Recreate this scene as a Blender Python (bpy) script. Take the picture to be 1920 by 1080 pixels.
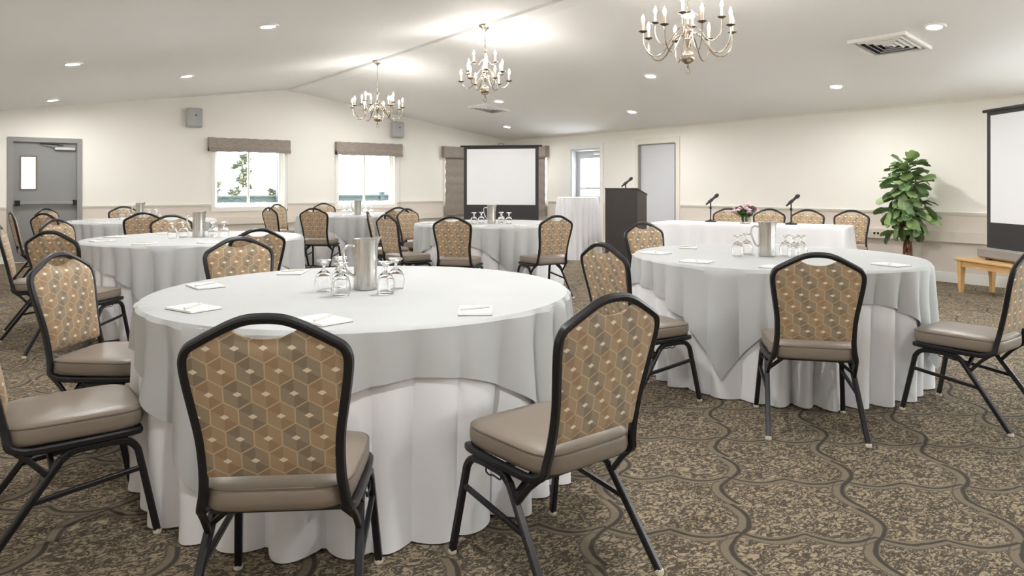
import bpy, math, random
from mathutils import Vector, Matrix
from math import sin, cos, pi, radians, sqrt, atan2

for o in list(bpy.data.objects): bpy.data.objects.remove(o)
SC = bpy.context.scene
COL = SC.collection

# ------------------------------------------------------------------ camera
FPX, HORIZON, CAM_H = 1310.0, 348.0, 1.25
YAW = math.atan(955.0 / 1310.0)            # camera turned right from the far-wall normal
cam_d = bpy.data.cameras.new('camera'); cam = bpy.data.objects.new('camera', cam_d); COL.objects.link(cam)
cam.location = (0, 0, CAM_H); cam.rotation_euler = (pi / 2, 0, -YAW)
cam_d.sensor_width = 36.0; cam_d.lens = 36.0 * FPX / 1920.0
cam_d.shift_y = (HORIZON - 540.0) / 1920.0
cam_d.clip_start = 0.05; cam_d.clip_end = 400
SC.camera = cam

# ------------------------------------------------------------------ world, daylight, exposure
SKY_STRENGTH = 5.0
BULB_STRENGTH = 75.0
DOWNLIGHT_STRENGTH = 300.0
w = bpy.data.worlds.new('world'); SC.world = w; w.use_nodes = True
wb = w.node_tree.nodes['Background']; wb.inputs[0].default_value = (0.93, 0.97, 1.0, 1); wb.inputs[1].default_value = SKY_STRENGTH
SC.view_settings.view_transform = 'Standard'; SC.view_settings.look = 'None'
SC.view_settings.gamma = 1.0; SC.view_settings.use_curve_mapping = False
SC.view_settings.exposure = 1.34

XW, YW, XL, YB = 9.9, 13.8, -0.95, -3.2     # room: right wall, far (gable) wall, left wall, back wall
XR, ZR, SLOPE = 4.57, 3.15, 0.152           # ridge
WT = 0.16
def roof(x): return ZR - SLOPE * abs(x - XR)

def window_portal(name, loc, rot, sx, sy):
    l = bpy.data.lights.new(name, 'AREA'); l.shape = 'RECTANGLE'; l.size = sx; l.size_y = sy
    l.cycles.is_portal = True
    o = bpy.data.objects.new(name, l); COL.objects.link(o); o.location = loc; o.rotation_euler = rot
WIN_FAR = [(3.19, 4.50), (5.59, 6.90), (8.16, 9.46)]
WZ0, WZ1 = 0.84, 2.10
WIN_SIDE = [(12.24, 13.54)]
LEFT_WIN = []
ADDED_BACK_WIN = [(6.0, 7.4)]  # unseen window behind the camera, added to let daylight in
ADDED_RIGHT_WIN = [(-2.5, -0.5), (0.1, 2.3)]  # two unseen windows, added to light ceiling and chairs from the right
for a, b in WIN_FAR[:2]:
    window_portal('window_portal', ((a + b) / 2, YW + WT + .02, (WZ0 + WZ1) / 2), (-pi / 2, 0, 0), b - a, WZ1 - WZ0)
for a, b in LEFT_WIN:
    window_portal('window_portal', (XL - WT - .02, (a + b) / 2, 1.3), (pi / 2, 0, -pi / 2), b - a, 1.7)
window_portal('window_portal', (XW + .24, 10.96, 1.43), (pi / 2, 0, pi / 2), .62, .8)
for a, b in ADDED_RIGHT_WIN:
    window_portal('window_portal', (XW + .22, (a + b) / 2, 1.3), (pi / 2, 0, pi / 2), b - a, 1.7)
for a, b in ADDED_BACK_WIN:
    window_portal('window_portal', ((a + b) / 2, YB - WT - .02, 1.3), (pi / 2, 0, 0), b - a, 1.7)

# ------------------------------------------------------------------ node helpers / materials
MATS = {}
class NT:
    def __init__(s, mat): s.t = mat.node_tree; s.n = s.t.nodes; s.l = s.t.links
    def new(s, typ, **kw):
        nd = s.n.new(typ)
        for k, v in kw.items(): setattr(nd, k, v)
        return nd
    def put(s, sock, v):
        if v is None: return
        if hasattr(v, 'node') or isinstance(v, bpy.types.NodeSocket): s.l.new(v, sock)
        else: sock.default_value = v
    def m(s, op, a, b=None, c=None, clamp=False):
        nd = s.new('ShaderNodeMath', operation=op); nd.use_clamp = clamp
        s.put(nd.inputs[0], a); s.put(nd.inputs[1], b); s.put(nd.inputs[2], c)
        return nd.outputs[0]
    def mix(s, f, a, b):
        nd = s.new('ShaderNodeMix', data_type='RGBA'); s.put(nd.inputs[0], f)
        s.put(nd.inputs[6], a if not isinstance(a, tuple) else (*a[:3], 1)); s.put(nd.inputs[7], b if not isinstance(b, tuple) else (*b[:3], 1))
        return nd.outputs[2]
    def xyz(s, kind='Object'):
        tc = s.new('ShaderNodeTexCoord'); sp = s.new('ShaderNodeSeparateXYZ'); s.l.new(tc.outputs[kind], sp.inputs[0])
        return tc.outputs[kind], sp.outputs[0], sp.outputs[1], sp.outputs[2]
    def noise(s, vec, scale, detail=2, rough=.5, dist=0):
        nd = s.new('ShaderNodeTexNoise'); s.l.new(vec, nd.inputs['Vector'])
        nd.inputs['Scale'].default_value = scale; nd.inputs['Detail'].default_value = detail
        nd.inputs['Roughness'].default_value = rough; nd.inputs['Distortion'].default_value = dist
        return nd.outputs[0]
    def ramp(s, f, lo, hi):
        nd = s.new('ShaderNodeMapRange'); nd.interpolation_type = 'SMOOTHSTEP'
        s.put(nd.inputs[0], f); nd.inputs[1].default_value = lo; nd.inputs[2].default_value = hi
        return nd.outputs[0]
    def bump(s, h, strength, dist=.01):
        nd = s.new('ShaderNodeBump'); nd.inputs['Strength'].default_value = strength; nd.inputs['Distance'].default_value = dist
        s.l.new(h, nd.inputs['Height']); return nd.outputs[0]
def srgb(r, g, b):
    f = lambda c: (c / 255 / 12.92) if c <= 10 else ((c / 255 + .055) / 1.055) ** 2.4
    return (f(r), f(g), f(b), 1)
def mat(name, color=(.8, .8, .8, 1), rough=.6, metal=0.0, noise=None, bump=None, emit=None, spec=None, trans=0, ior=None, sheen=0):
    if name in MATS: return MATS[name]
    M = bpy.data.materials.new(name); M.use_nodes = True; t = NT(M); b = t.n['Principled BSDF']
    b.inputs['Base Color'].default_value = color; b.inputs['Roughness'].default_value = rough; b.inputs['Metallic'].default_value = metal
    if spec is not None: b.inputs['Specular IOR Level'].default_value = spec
    if trans: b.inputs['Transmission Weight'].default_value = trans
    if ior: b.inputs['IOR'].default_value = ior
    if sheen: b.inputs['Sheen Weight'].default_value = sheen
    if emit: b.inputs['Emission Color'].default_value = emit[0]; b.inputs['Emission Strength'].default_value = emit[1]
    if noise:
        vec = t.xyz()[0]; f = t.noise(vec, noise[0], 4)
        c2 = tuple(min(1, c * noise[1]) for c in color[:3]) + (1,)
        t.l.new(t.mix(t.ramp(f, .3, .7), color, c2), b.inputs['Base Color'])
    if bump:
        vec = t.xyz()[0]; t.l.new(t.bump(t.noise(vec, bump[0], 3), bump[1], bump[2] if len(bump) > 2 else .01), b.inputs['Normal'])
    MATS[name] = M; return M

def carpet():
    M = bpy.data.materials.new('patterned_carpet'); M.use_nodes = True; t = NT(M); b = t.n['Principled BSDF']
    vec, x, y, z = t.xyz()
    v1 = (.363, -.311); v2 = (.368, .319); det = v1[0] * v2[1] - v1[1] * v2[0]
    px = t.m('SUBTRACT', x, 2.13); py = t.m('SUBTRACT', y, 1.546)
    wob = t.m('MULTIPLY', t.m('SUBTRACT', t.noise(vec, 9, 2), .5), .05)
    u = t.m('ADD', t.m('MULTIPLY_ADD', px, v2[1] / det, t.m('MULTIPLY', py, -v2[0] / det)), wob)
    v = t.m('SUBTRACT', t.m('MULTIPLY_ADD', px, -v1[1] / det, t.m('MULTIPLY', py, v1[0] / det)), wob)
    def S1(q):
        wr = t.m('WRAP', q, .5, -.5)
        return t.m('SUBTRACT', t.m('MULTIPLY', wr, .07), t.m('MULTIPLY', t.m('SINE', t.m('MULTIPLY', q, 2 * pi)), .105))
    def S2(q):
        return t.m('SUBTRACT', t.m('MULTIPLY', t.m('ABSOLUTE', t.m('SINE', t.m('MULTIPLY', q, 2 * pi))), .095), .03)
    d1 = t.m('WRAP', t.m('ADD', u, S1(v)), .5, -.5); d2 = t.m('WRAP', t.m('ADD', v, S2(u)), .5, -.5)
    def box(d, lo, hi, s=.008):
        return t.m('MULTIPLY', t.ramp(d, lo - s, lo + s), t.m('SUBTRACT', 1, t.ramp(d, hi - s, hi + s)))
    band = t.m('MAXIMUM', box(d1, -.055, .05), box(d2, -.05, .05))
    dark = t.m('MAXIMUM', box(d1, .004, .044), box(d2, -.010, .020))
    thin = t.m('MAXIMUM', box(d1, -.07, -.055, .006), box(d2, -.062, -.05, .006))
    mp = t.new('ShaderNodeMapping'); mp.inputs['Scale'].default_value = (1.0, 1.55, 1); mp.inputs['Rotation'].default_value = (0, 0, radians(38)); t.l.new(vec, mp.inputs[0])
    n1 = t.noise(mp.outputs[0], 19, 2.5, .55, 1.5); n2 = t.noise(mp.outputs[0], 42, 2, .6, .8); n3 = t.noise(vec, 260, 2)
    scroll = t.m('MULTIPLY', t.ramp(t.m('ABSOLUTE', t.m('SUBTRACT', n1, .5)), .02, .08), t.ramp(n2, .34, .56))
    base = t.mix(scroll, srgb(82, 75, 66), srgb(163, 148, 125))
    base = t.mix(band, base, srgb(126, 115, 100))
    base = t.mix(thin, base, srgb(98, 89, 79))
    base = t.mix(dark, base, srgb(74, 69, 63))
    grain = t.mix(t.ramp(n3, .25, .75), (.72, .72, .72), (1.2, 1.2, 1.2))
    mul = t.new('ShaderNodeMix', data_type='RGBA', blend_type='MULTIPLY'); mul.inputs[0].default_value = 1
    t.l.new(base, mul.inputs[6]); t.l.new(grain, mul.inputs[7])
    t.l.new(mul.outputs[2], b.inputs['Base Color']); b.inputs['Roughness'].default_value = .95; b.inputs['Specular IOR Level'].default_value = .1
    t.l.new(t.bump(n3, .35, .004), b.inputs['Normal'])
    return M
def hex_fabric():
    M = bpy.data.materials.new('hexagon_fabric'); M.use_nodes = True; t = NT(M); b = t.n['Principled BSDF']
    vec, x, y, z = t.xyz(); W = .071; H = W * sqrt(3)
    x = t.m('ADD', x, 10 * W + .003); z = t.m('ADD', z, .02)
    def cell(px, pz):
        return (t.m('SUBTRACT', t.m('MULTIPLY', t.m('FRACT', t.m('DIVIDE', px, W)), W), W / 2),
                t.m('SUBTRACT', t.m('MULTIPLY', t.m('FRACT', t.m('DIVIDE', pz, H)), H), H / 2))
    ax, az = cell(x, z); bx, bz = cell(t.m('SUBTRACT', x, W / 2), t.m('SUBTRACT', z, H / 2))
    ln = lambda p, q: t.m('ADD', t.m('MULTIPLY', p, p), t.m('MULTIPLY', q, q))
    sel = t.m('LESS_THAN', ln(ax, az), ln(bx, bz))
    lerp = lambda p, q: t.m('ADD', t.m('MULTIPLY', p, sel), t.m('MULTIPLY', q, t.m('SUBTRACT', 1, sel)))
    gx = lerp(ax, bx); gz = lerp(az, bz)
    agx = t.m('ABSOLUTE', gx); agz = t.m('ABSOLUTE', gz)
    hd = t.m('MAXIMUM', agx, t.m('ADD', t.m('MULTIPLY', agx, .5), t.m('MULTIPLY', agz, .8660)))
    edge = t.ramp(hd, W / 2 - .0024, W / 2 - .0012)
    dia = t.m('SUBTRACT', 1, t.ramp(t.m('ADD', t.m('MULTIPLY', agx, .6), agz), .0066, .0078))
    col = t.m('FLOOR', t.m('ADD', t.m('DIVIDE', t.m('SUBTRACT', x, gx), W / 2), .5))
    par = t.m('FRACT', t.m('MULTIPLY', t.m('FLOOR', t.m('MULTIPLY', t.m('ADD', col, .5), .5)), .5))
    tile = t.mix(t.m('MULTIPLY', par, 2), srgb(166, 137, 107), srgb(142, 126, 107))
    # the lower-left and upper-right faces carry fine slanting lines
    sl = t.m('ADD', gz, t.m('MULTIPLY', gx, .577))
    faces = t.m('MAXIMUM', t.m('MULTIPLY', t.m('LESS_THAN', gx, 0.0), t.m('LESS_THAN', gz, t.m('MULTIPLY', gx, -.577))), t.m('MULTIPLY', t.m('GREATER_THAN', gx, 0.0), t.m('GREATER_THAN', sl, 0.0)))
    hatch = t.ramp(t.m('ABSOLUTE', t.m('SUBTRACT', t.m('FRACT', t.m('DIVIDE', t.m('SUBTRACT', gz, t.m('MULTIPLY', gx, .577)), .0042)), .5)), .22, .4)
    fold = t.m('SUBTRACT', 1, t.ramp(t.m('ABSOLUTE', t.m('ADD', gz, t.m('MULTIPLY', agx, .577))), .0007, .0018))
    tile = t.mix(t.m('MULTIPLY', t.m('MULTIPLY', hatch, faces), .65), tile, srgb(208, 188, 156))
    tile = t.mix(t.m('MULTIPLY', t.m('MULTIPLY', fold, t.m('GREATER_THAN', gz, -1.0)), .35), tile, srgb(190, 165, 130))
    c = t.mix(t.m('MULTIPLY', edge, .85), tile, srgb(208, 184, 150))
    c = t.mix(dia, c, srgb(240, 228, 208))
    t.l.new(c, b.inputs['Base Color']); b.inputs['Roughness'].default_value = .75; b.inputs['Sheen Weight'].default_value = .15
    t.l.new(t.bump(t.noise(vec, 900, 1), .2, .001), b.inputs['Normal'])
    return M
def wall_paint():
    M = bpy.data.materials.new('two_tone_wall_paint'); M.use_nodes = True; t = NT(M); b = t.n['Principled BSDF']
    vec, x, y, z = t.xyz()
    c = t.mix(t.m('LESS_THAN', z, .88), srgb(246, 243, 236), srgb(226, 216, 206))
    t.l.new(c, b.inputs['Base Color']); b.inputs['Roughness'].default_value = .6; b.inputs['Specular IOR Level'].default_value = .3
    t.l.new(t.bump(t.noise(vec, 120, 3), .06, .004), b.inputs['Normal']); return M
def pane_glass():
    M = bpy.data.materials.new('pane_glass'); M.use_nodes = True; t = NT(M); out = t.n['Material Output']; t.n.remove(t.n['Principled BSDF'])
    tr = t.new('ShaderNodeBsdfTransparent'); tr.inputs[0].default_value = (.97, .99, .98, 1)
    gl = t.new('ShaderNodeBsdfGlossy'); gl.inputs['Roughness'].default_value = .02
    mx = t.new('ShaderNodeMixShader'); mx.inputs[0].default_value = .06
    t.l.new(tr.outputs[0], mx.inputs[1]); t.l.new(gl.outputs[0], mx.inputs[2]); t.l.new(mx.outputs[0], out.inputs[0]); return M
def shade_fabric():
    M = bpy.data.materials.new('woven_shade_fabric'); M.use_nodes = True; t = NT(M); b = t.n['Principled BSDF']
    vec, x, y, z = t.xyz()
    mp = t.new('ShaderNodeMapping'); mp.inputs['Scale'].default_value = (6, 6, 90); t.l.new(vec, mp.inputs[0])
    n = t.noise(mp.outputs[0], 2.2, 4, .6)
    t.l.new(t.mix(t.ramp(n, .3, .7), srgb(136, 125, 116), srgb(172, 162, 153)), b.inputs['Base Color'])
    b.inputs['Roughness'].default_value = .9; t.l.new(t.bump(n, .3, .004), b.inputs['Normal']); return M
def leaf_mat():
    M = bpy.data.materials.new('fiddle_leaf'); M.use_nodes = True; t = NT(M); b = t.n['Principled BSDF']
    vec, x, y, z = t.xyz()
    oi = t.new('ShaderNodeObjectInfo')
    c = t.mix(oi.outputs['Random'], srgb(84, 118, 74), srgb(142, 168, 108))
    vein = t.m('SUBTRACT', 1, t.ramp(t.m('ABSOLUTE', x), .0012, .0035))
    side = t.m('SUBTRACT', 1, t.ramp(t.m('ABSOLUTE', t.m('WRAP', t.m('SUBTRACT', y, t.m('MULTIPLY', t.m('ABSOLUTE', x), .6)), .014, -.014)), .0006, .002))
    c = t.mix(t.m('MAXIMUM', vein, t.m('MULTIPLY', side, .45)), c, srgb(160, 182, 128))
    t.l.new(c, b.inputs['Base Color']); b.inputs['Roughness'].default_value = .35; return M

M_CARPET = carpet(); M_FAB = hex_fabric(); M_WALL = wall_paint(); M_PANE = pane_glass(); M_SHADE = shade_fabric(); M_LEAF = leaf_mat()
M_CEIL = mat('ceiling_paint', srgb(247, 246, 245), .7, spec=.25, bump=(60, .05, .004))
M_WHITE = mat('white_trim', srgb(244, 243, 238), .4, bump=(30, .02))
M_CREAM = mat('cream_trim', srgb(238, 233, 222), .45, bump=(30, .02))
M_PLAINWALL = mat('cream_plain', srgb(228, 219, 207), .6, bump=(60, .03))
M_GREYDOOR = mat('grey_door_paint', srgb(139, 139, 139), .45, bump=(80, .04))
M_GREYFRAME = mat('grey_frame_paint', srgb(146, 145, 142), .45, bump=(80, .04))
M_PALEDOOR = mat('pale_grey_door', srgb(208, 209, 214), .5, bump=(60, .03))
M_STEEL = mat('brushed_steel', srgb(205, 203, 198), .25, 1.0, bump=(200, .05, .002))
M_SATIN = mat('satin_aluminium', srgb(200, 200, 200), .35, 1.0, bump=(200, .03, .002))
M_DARKMETAL = mat('dark_hardware', srgb(48, 47, 46), .4, .6, bump=(90, .02))
M_FRAME = mat('black_powder_coat', srgb(35, 34, 37), .34, .25, bump=(500, .08, .001))
M_VINYL = mat('taupe_vinyl', srgb(136, 124, 112), .38, bump=(260, .12, .002))
M_PIPE = mat('taupe_piping', srgb(112, 101, 91), .4, bump=(200, .05))
M_GLIDE = mat('clear_plastic_glide', srgb(205, 196, 180), .3, bump=(90, .02))
M_OVER = mat('grey_linen', srgb(194, 196, 197), .8, bump=(420, .12, .002), noise=(3, .96))
M_UNDER = mat('white_linen', srgb(243, 243, 247), .8, bump=(420, .1, .002))
M_PAPER = mat('white_paper', srgb(246, 245, 240), .7, bump=(300, .02))
M_PENMAT = mat('pen_plastic', srgb(210, 206, 198), .3, bump=(90, .02))
M_BOARD = mat('pad_backing', srgb(88, 80, 74), .7, bump=(90, .02))
M_GLASS = mat('clear_glass', (1, 1, 1, 1), .0, trans=1.0, ior=1.45)
M_WOOD = mat('light_maple', srgb(222, 180, 122), .4, noise=(7, .88), bump=(40, .04))
M_BLACKLAM = mat('dark_laminate', srgb(58, 53, 52), .45, noise=(5, .85), bump=(120, .03))
M_SCREEN = mat('matte_screen', srgb(238, 239, 242), .85, bump=(500, .02))
M_SCRBLACK = mat('screen_black', srgb(52, 51, 53), .7, bump=(300, .03))
M_CASE = mat('grey_case', srgb(166, 161, 156), .4, .3, bump=(90, .02))
M_NICKEL = mat('aged_nickel', srgb(200, 187, 170), .22, 1.0, noise=(12, .8), bump=(60, .02))
M_PAN = mat('dark_nickel', srgb(122, 112, 98), .3, 1.0, bump=(60, .02))
M_CANDLE = mat('candle_sleeve', srgb(226, 200, 172), .5, bump=(60, .02))
M_BULB = mat('lit_bulb', (1, .93, .82, 1), .4, emit=((1, .95, .89, 1), BULB_STRENGTH))
M_LENS = mat('downlight_lens', (1, 1, 1, 1), .4, emit=((1, .985, .965, 1), DOWNLIGHT_STRENGTH))
M_SPEAKER = mat('grey_speaker', srgb(186, 187, 187), .6, bump=(600, .15, .002))
M_BLACK = mat('black_plastic', srgb(26, 26, 27), .4, bump=(200, .03))
M_TRUNK = mat('brown_stem', srgb(128, 84, 56), .8, noise=(30, .55), bump=(60, .5, .01))
M_POT = mat('wicker_pot', srgb(120, 96, 72), .8, noise=(20, .7), bump=(80, .4))
M_SOIL = mat('soil', srgb(62, 48, 38), .95, bump=(60, .5))
M_RAIL = mat('deck_rail_paint', srgb(56, 72, 74), .6, noise=(4, .9), bump=(30, .05))
M_DECK = mat('deck_boards', srgb(150, 146, 138), .8, noise=(6, .85), bump=(30, .1))
M_GRASS = mat('pale_grass', srgb(196, 196, 158), .95, noise=(.3, .85), bump=(3, .3))
M_PINE = mat('pine_foliage', srgb(76, 84, 58), .9, noise=(2, .8), bump=(20, .2))
M_BARK = mat('pine_bark', srgb(150, 138, 122), .9, bump=(20, .4))
M_PINK = mat('pink_petals', srgb(205, 150, 178), .7, noise=(60, .8), bump=(200, .3))
M_PALEPINK = mat('pale_petals', srgb(232, 212, 214), .7, noise=(60, .85), bump=(200, .3))
M_PLUM = mat('plum_petals', srgb(112, 66, 78), .7, noise=(60, .8), bump=(200, .3))
M_STEM = mat('green_stems', srgb(74, 108, 44), .6, noise=(40, .7), bump=(100, .2))
M_WATER = mat('vase_water', (.93, .98, .95, 1), .0, trans=1.0, ior=1.33)

# ------------------------------------------------------------------ mesh helpers
class MB:
    def __init__(s): s.v = []; s.f = []
    def add(s, v, f):
        k = len(s.v); s.v += [tuple(p) for p in v]; s.f += [tuple(i + k for i in q) for q in f]; return s
    def box(s, x0, x1, y0, y1, z0, z1, rot=None, at=None):
        v = [Vector((x, y, z)) for z in (z0, z1) for x, y in ((x0, y0), (x1, y0), (x1, y1), (x0, y1))]
        if rot is not None: v = [rot @ p for p in v]
        if at is not None: v = [p + Vector(at) for p in v]
        return s.add(v, [(0, 3, 2, 1), (4, 5, 6, 7), (0, 1, 5, 4), (1, 2, 6, 5), (2, 3, 7, 6), (3, 0, 4, 7)])
    def cbox(s, x0, x1, y0, y1, z0, z1, c=.006):        # box with chamfered vertical and top edges
        def ring(i, z): return [(x0 + i, y0 + i + 0, z), (x1 - i, y0 + i, z), (x1 - i, y1 - i, z), (x0 + i, y1 - i, z)]
        def oct_(i, z):
            a0, a1, b0, b1 = x0 + i, x1 - i, y0 + i, y1 - i
            return [(a0 + c, b0, z), (a1 - c, b0, z), (a1, b0 + c, z), (a1, b1 - c, z), (a1 - c, b1, z), (a0 + c, b1, z), (a0, b1 - c, z), (a0, b0 + c, z)]
        rings = [oct_(c, z0), oct_(0, z0 + c), oct_(0, z1 - c), oct_(c, z1)]
        return s.loft(rings, True, True)
    def loft(s, rings, cap0=False, cap1=False, closed=True):
        n = len(rings[0]); v = [p for r in rings for p in r]; f = []
        for j in range(len(rings) - 1):
            for i in range(n if closed else n - 1):
                a = j * n + i; b = j * n + (i + 1) % n
                f.append((a, b, b + n, a + n))
        if cap0: f.append(tuple(reversed(range(n))))
        if cap1: f.append(tuple(range((len(rings) - 1) * n, len(rings) * n)))
        return s.add(v, f)
    def lathe(s, prof, n=24, at=(0, 0, 0), axis=None):
        rings = []
        for r, z in prof: rings.append([Vector((max(r, 1e-4) * cos(2 * pi * i / n), max(r, 1e-4) * sin(2 * pi * i / n), z)) for i in range(n)])
        if axis is not None:
            q = Vector((0, 0, 1)).rotation_difference(Vector(axis)).to_matrix(); rings = [[q @ p for p in r] for r in rings]
        rings = [[p + Vector(at) for p in r] for r in rings]
        return s.loft(rings, True, True)
    def tube(s, pts, r, n=8, square=None, closed=False):
        pts = [Vector(p) for p in pts]; N = len(pts)
        rad = r if isinstance(r, (list, tuple)) else [r] * N
        def tan(i):
            if closed: return (pts[(i + 1) % N] - pts[i - 1]).normalized()
            return (pts[min(i + 1, N - 1)] - pts[max(i - 1, 0)]).normalized()
        t0 = tan(0); up = Vector((0, 0, 1)) if abs(t0.z) < .9 else Vector((0, 1, 0))
        nrm = (up - t0 * up.dot(t0)).normalized(); rings = []
        for i in range(N):
            t = tan(i)
            if i:
                nrm = (nrm - t * nrm.dot(t)).normalized()
            bn = t.cross(nrm)
            ring = []
            if square:
                a, c = square; c2 = a - c
                prof = [(-c2, -a), (c2, -a), (a, -c2), (a, c2), (c2, a), (-c2, a), (-a, c2), (-a, -c2)]
                ring = [pts[i] + nrm * p[0] + bn * p[1] for p in prof]
            else:
                ring = [pts[i] + (nrm * cos(2 * pi * k / n) + bn * sin(2 * pi * k / n)) * rad[i] for k in range(n)]
            rings.append(ring)
        if closed: rings.append(rings[0]); return s.loft(rings)
        return s.loft(rings, True, True)
    def sphere(s, c, r, n=10, m=6, sc=(1, 1, 1)):
        c = Vector(c); rings = []
        for j in range(1, m):
            th = pi * j / m
            rings.append([c + Vector((r * sin(th) * cos(2 * pi * i / n) * sc[0], r * sin(th) * sin(2 * pi * i / n) * sc[1], -r * cos(th) * sc[2])) for i in range(n)])
        return s.loft(rings, True, True)
    def mesh(s, name, m, smooth=True, angle=35):
        me = bpy.data.meshes.new(name); me.from_pydata(s.v, [], s.f); me.update()
        import bmesh
        bm = bmesh.new(); bm.from_mesh(me); bmesh.ops.recalc_face_normals(bm, faces=bm.faces)
        if smooth:
            for f in bm.faces: f.smooth = True
            for e in bm.edges:
                if len(e.link_faces) == 2 and e.calc_face_angle(0) > radians(angle): e.smooth = False
        bm.to_mesh(me); bm.free(); me.materials.append(m); return me
    def build(s, name, m, parent=None, smooth=True, angle=35):
        o = bpy.data.objects.new(name, s.mesh(name, m, smooth, angle)); COL.objects.link(o)
        if parent is not None: o.parent = parent
        return o
def catmull(P, n=6, closed=False):
    P = [Vector(p) for p in P]; out = []; N = len(P)
    for i in range(N if closed else N - 1):
        p0 = P[i - 1] if (i or closed) else P[0] * 2 - P[1]; p1 = P[i]; p2 = P[(i + 1) % N]
        p3 = P[(i + 2) % N] if (closed or i + 2 < N) else P[-1] * 2 - P[-2]
        for k in range(n):
            t = k / n
            out.append(.5 * ((2 * p1) + (p2 - p0) * t + (2 * p0 - 5 * p1 + 4 * p2 - p3) * t * t + (3 * p1 - p0 - 3 * p2 + p3) * t ** 3))
    if not closed: out.append(P[-1])
    return out
def tag(o, label, cat, group=None):
    o['label'] = label; o['category'] = cat
    if group: o['group'] = group
    return o
def struct(o): o['kind'] = 'structure'; return o
def empty(name, loc=(0, 0, 0), rz=0):
    o = bpy.data.objects.new(name, None); COL.objects.link(o); o.location = loc; o.rotation_euler = (0, 0, rz); o.empty_display_size = .1; return o
def copy_tree(o, parent=None):
    c = o.copy(); COL.objects.link(c); c.parent = parent
    for ch in o.children: copy_tree(ch, c)
    return c
def mesh_obj(name, me, parent=None):
    o = bpy.data.objects.new(name, me); COL.objects.link(o)
    if parent is not None: o.parent = parent
    return o

# ------------------------------------------------------------------ room shell
def strip_wall(name, lo, hi, openings, top, put, thick=WT):
    """wall along one axis, cut by openings (a, b, z0, z1); put(s, d, z) -> xyz, d = 0 inside, thick outside"""
    cuts = sorted({lo, hi, *[a for o in openings for a in o[:2]], *([XR] if lo < XR < hi and top is roof else [])})
    m = MB()
    for a, b in zip(cuts[:-1], cuts[1:]):
        mid = (a + b) / 2; op = [o for o in openings if o[0] <= mid <= o[1]]
        segs = [(0, 0, top(a), top(b))]
        if op:
            z0, z1 = op[0][2:]; segs = ([(0, 0, z0, z0)] if z0 > 0 else []) + [(z1, z1, top(a), top(b))]
        for za, zb, ta, tb in segs:
            v = [put(a, 0, za), put(b, 0, zb), put(b, thick, zb), put(a, thick, za), put(a, 0, ta), put(b, 0, tb), put(b, thick, tb), put(a, thick, ta)]
            m.add(v, [(0, 3, 2, 1), (4, 5, 6, 7), (0, 1, 5, 4), (1, 2, 6, 5), (2, 3, 7, 6), (3, 0, 4, 7)])
    return struct(m.build(name, M_WALL, smooth=False))
flo = MB().box(XL - WT, XW + WT, YB - WT, YW + WT, -.12, 0).build('floor', M_CARPET, smooth=False); struct(flo)
DOOR_L = (.13, 1.015, 1.965)        # grey exit door in the far wall
D1 = (8.52, 9.44, 2.045)            # pale solid door in the right wall
D2 = (10.50, 11.43, 2.03)           # half-glazed door in the right wall
strip_wall('wall_far', XL, XW, [(a, b, WZ0, WZ1) for a, b in WIN_FAR] + [(DOOR_L[0], DOOR_L[1], 0, DOOR_L[2])], roof, lambda s, d, z: (s, YW + d, z))
strip_wall('wall_right', YB, YW + WT, [(a, b, WZ0, WZ1) for a, b in WIN_SIDE] + [(a, b, .45, 2.15) for a, b in ADDED_RIGHT_WIN] + [(D1[0], D1[1], 0, D1[2]), (D2[0], D2[1], 0, D2[2])], lambda s: roof(XW), lambda s, d, z: (XW + d, s, z), .2)
strip_wall('wall_left', YB, YW + WT, [(a, b, .45, 2.15) for a, b in LEFT_WIN], lambda s: roof(XL), lambda s, d, z: (XL - d, s, z))
strip_wall('wall_back', XL, XW, [(a, b, .45, 2.15) for a, b in ADDED_BACK_WIN], roof, lambda s, d, z: (s, YB - d, z))
m = MB()
for xa, xb in ((XL - .3, XR), (XR, XW + .3)):
    m.add([(xa, YB - .3, roof(xa)), (xb, YB - .3, roof(xb)), (xb, YW + .3, roof(xb)), (xa, YW + .3, roof(xa)),
           (xa, YB - .3, roof(xa) + .15), (xb, YB - .3, roof(xb) + .15), (xb, YW + .3, roof(xb) + .15), (xa, YW + .3, roof(xa) + .15)],
          [(0, 3, 2, 1), (4, 5, 6, 7), (0, 1, 5, 4), (1, 2, 6, 5), (2, 3, 7, 6), (3, 0, 4, 7)])
struct(m.build('ceiling', M_CEIL, smooth=False))
# ridge board, a shallow step along the ridge
m = MB(); a, b = XR - .01, XR + .24
m.add([(a, YB, roof(a) - .035), (b, YB, roof(b) - .002), (b, YW, roof(b) - .002), (a, YW, roof(a) - .035), (a, YB, roof(a) + .02), (b, YB, roof(b) + .02), (b, YW, roof(b) + .02), (a, YW, roof(a) + .02)],
      [(0, 3, 2, 1), (4, 5, 6, 7), (0, 1, 5, 4), (1, 2, 6, 5), (2, 3, 7, 6), (3, 0, 4, 7)])
struct(m.build('trim_1', M_CEIL, smooth=False))
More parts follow.
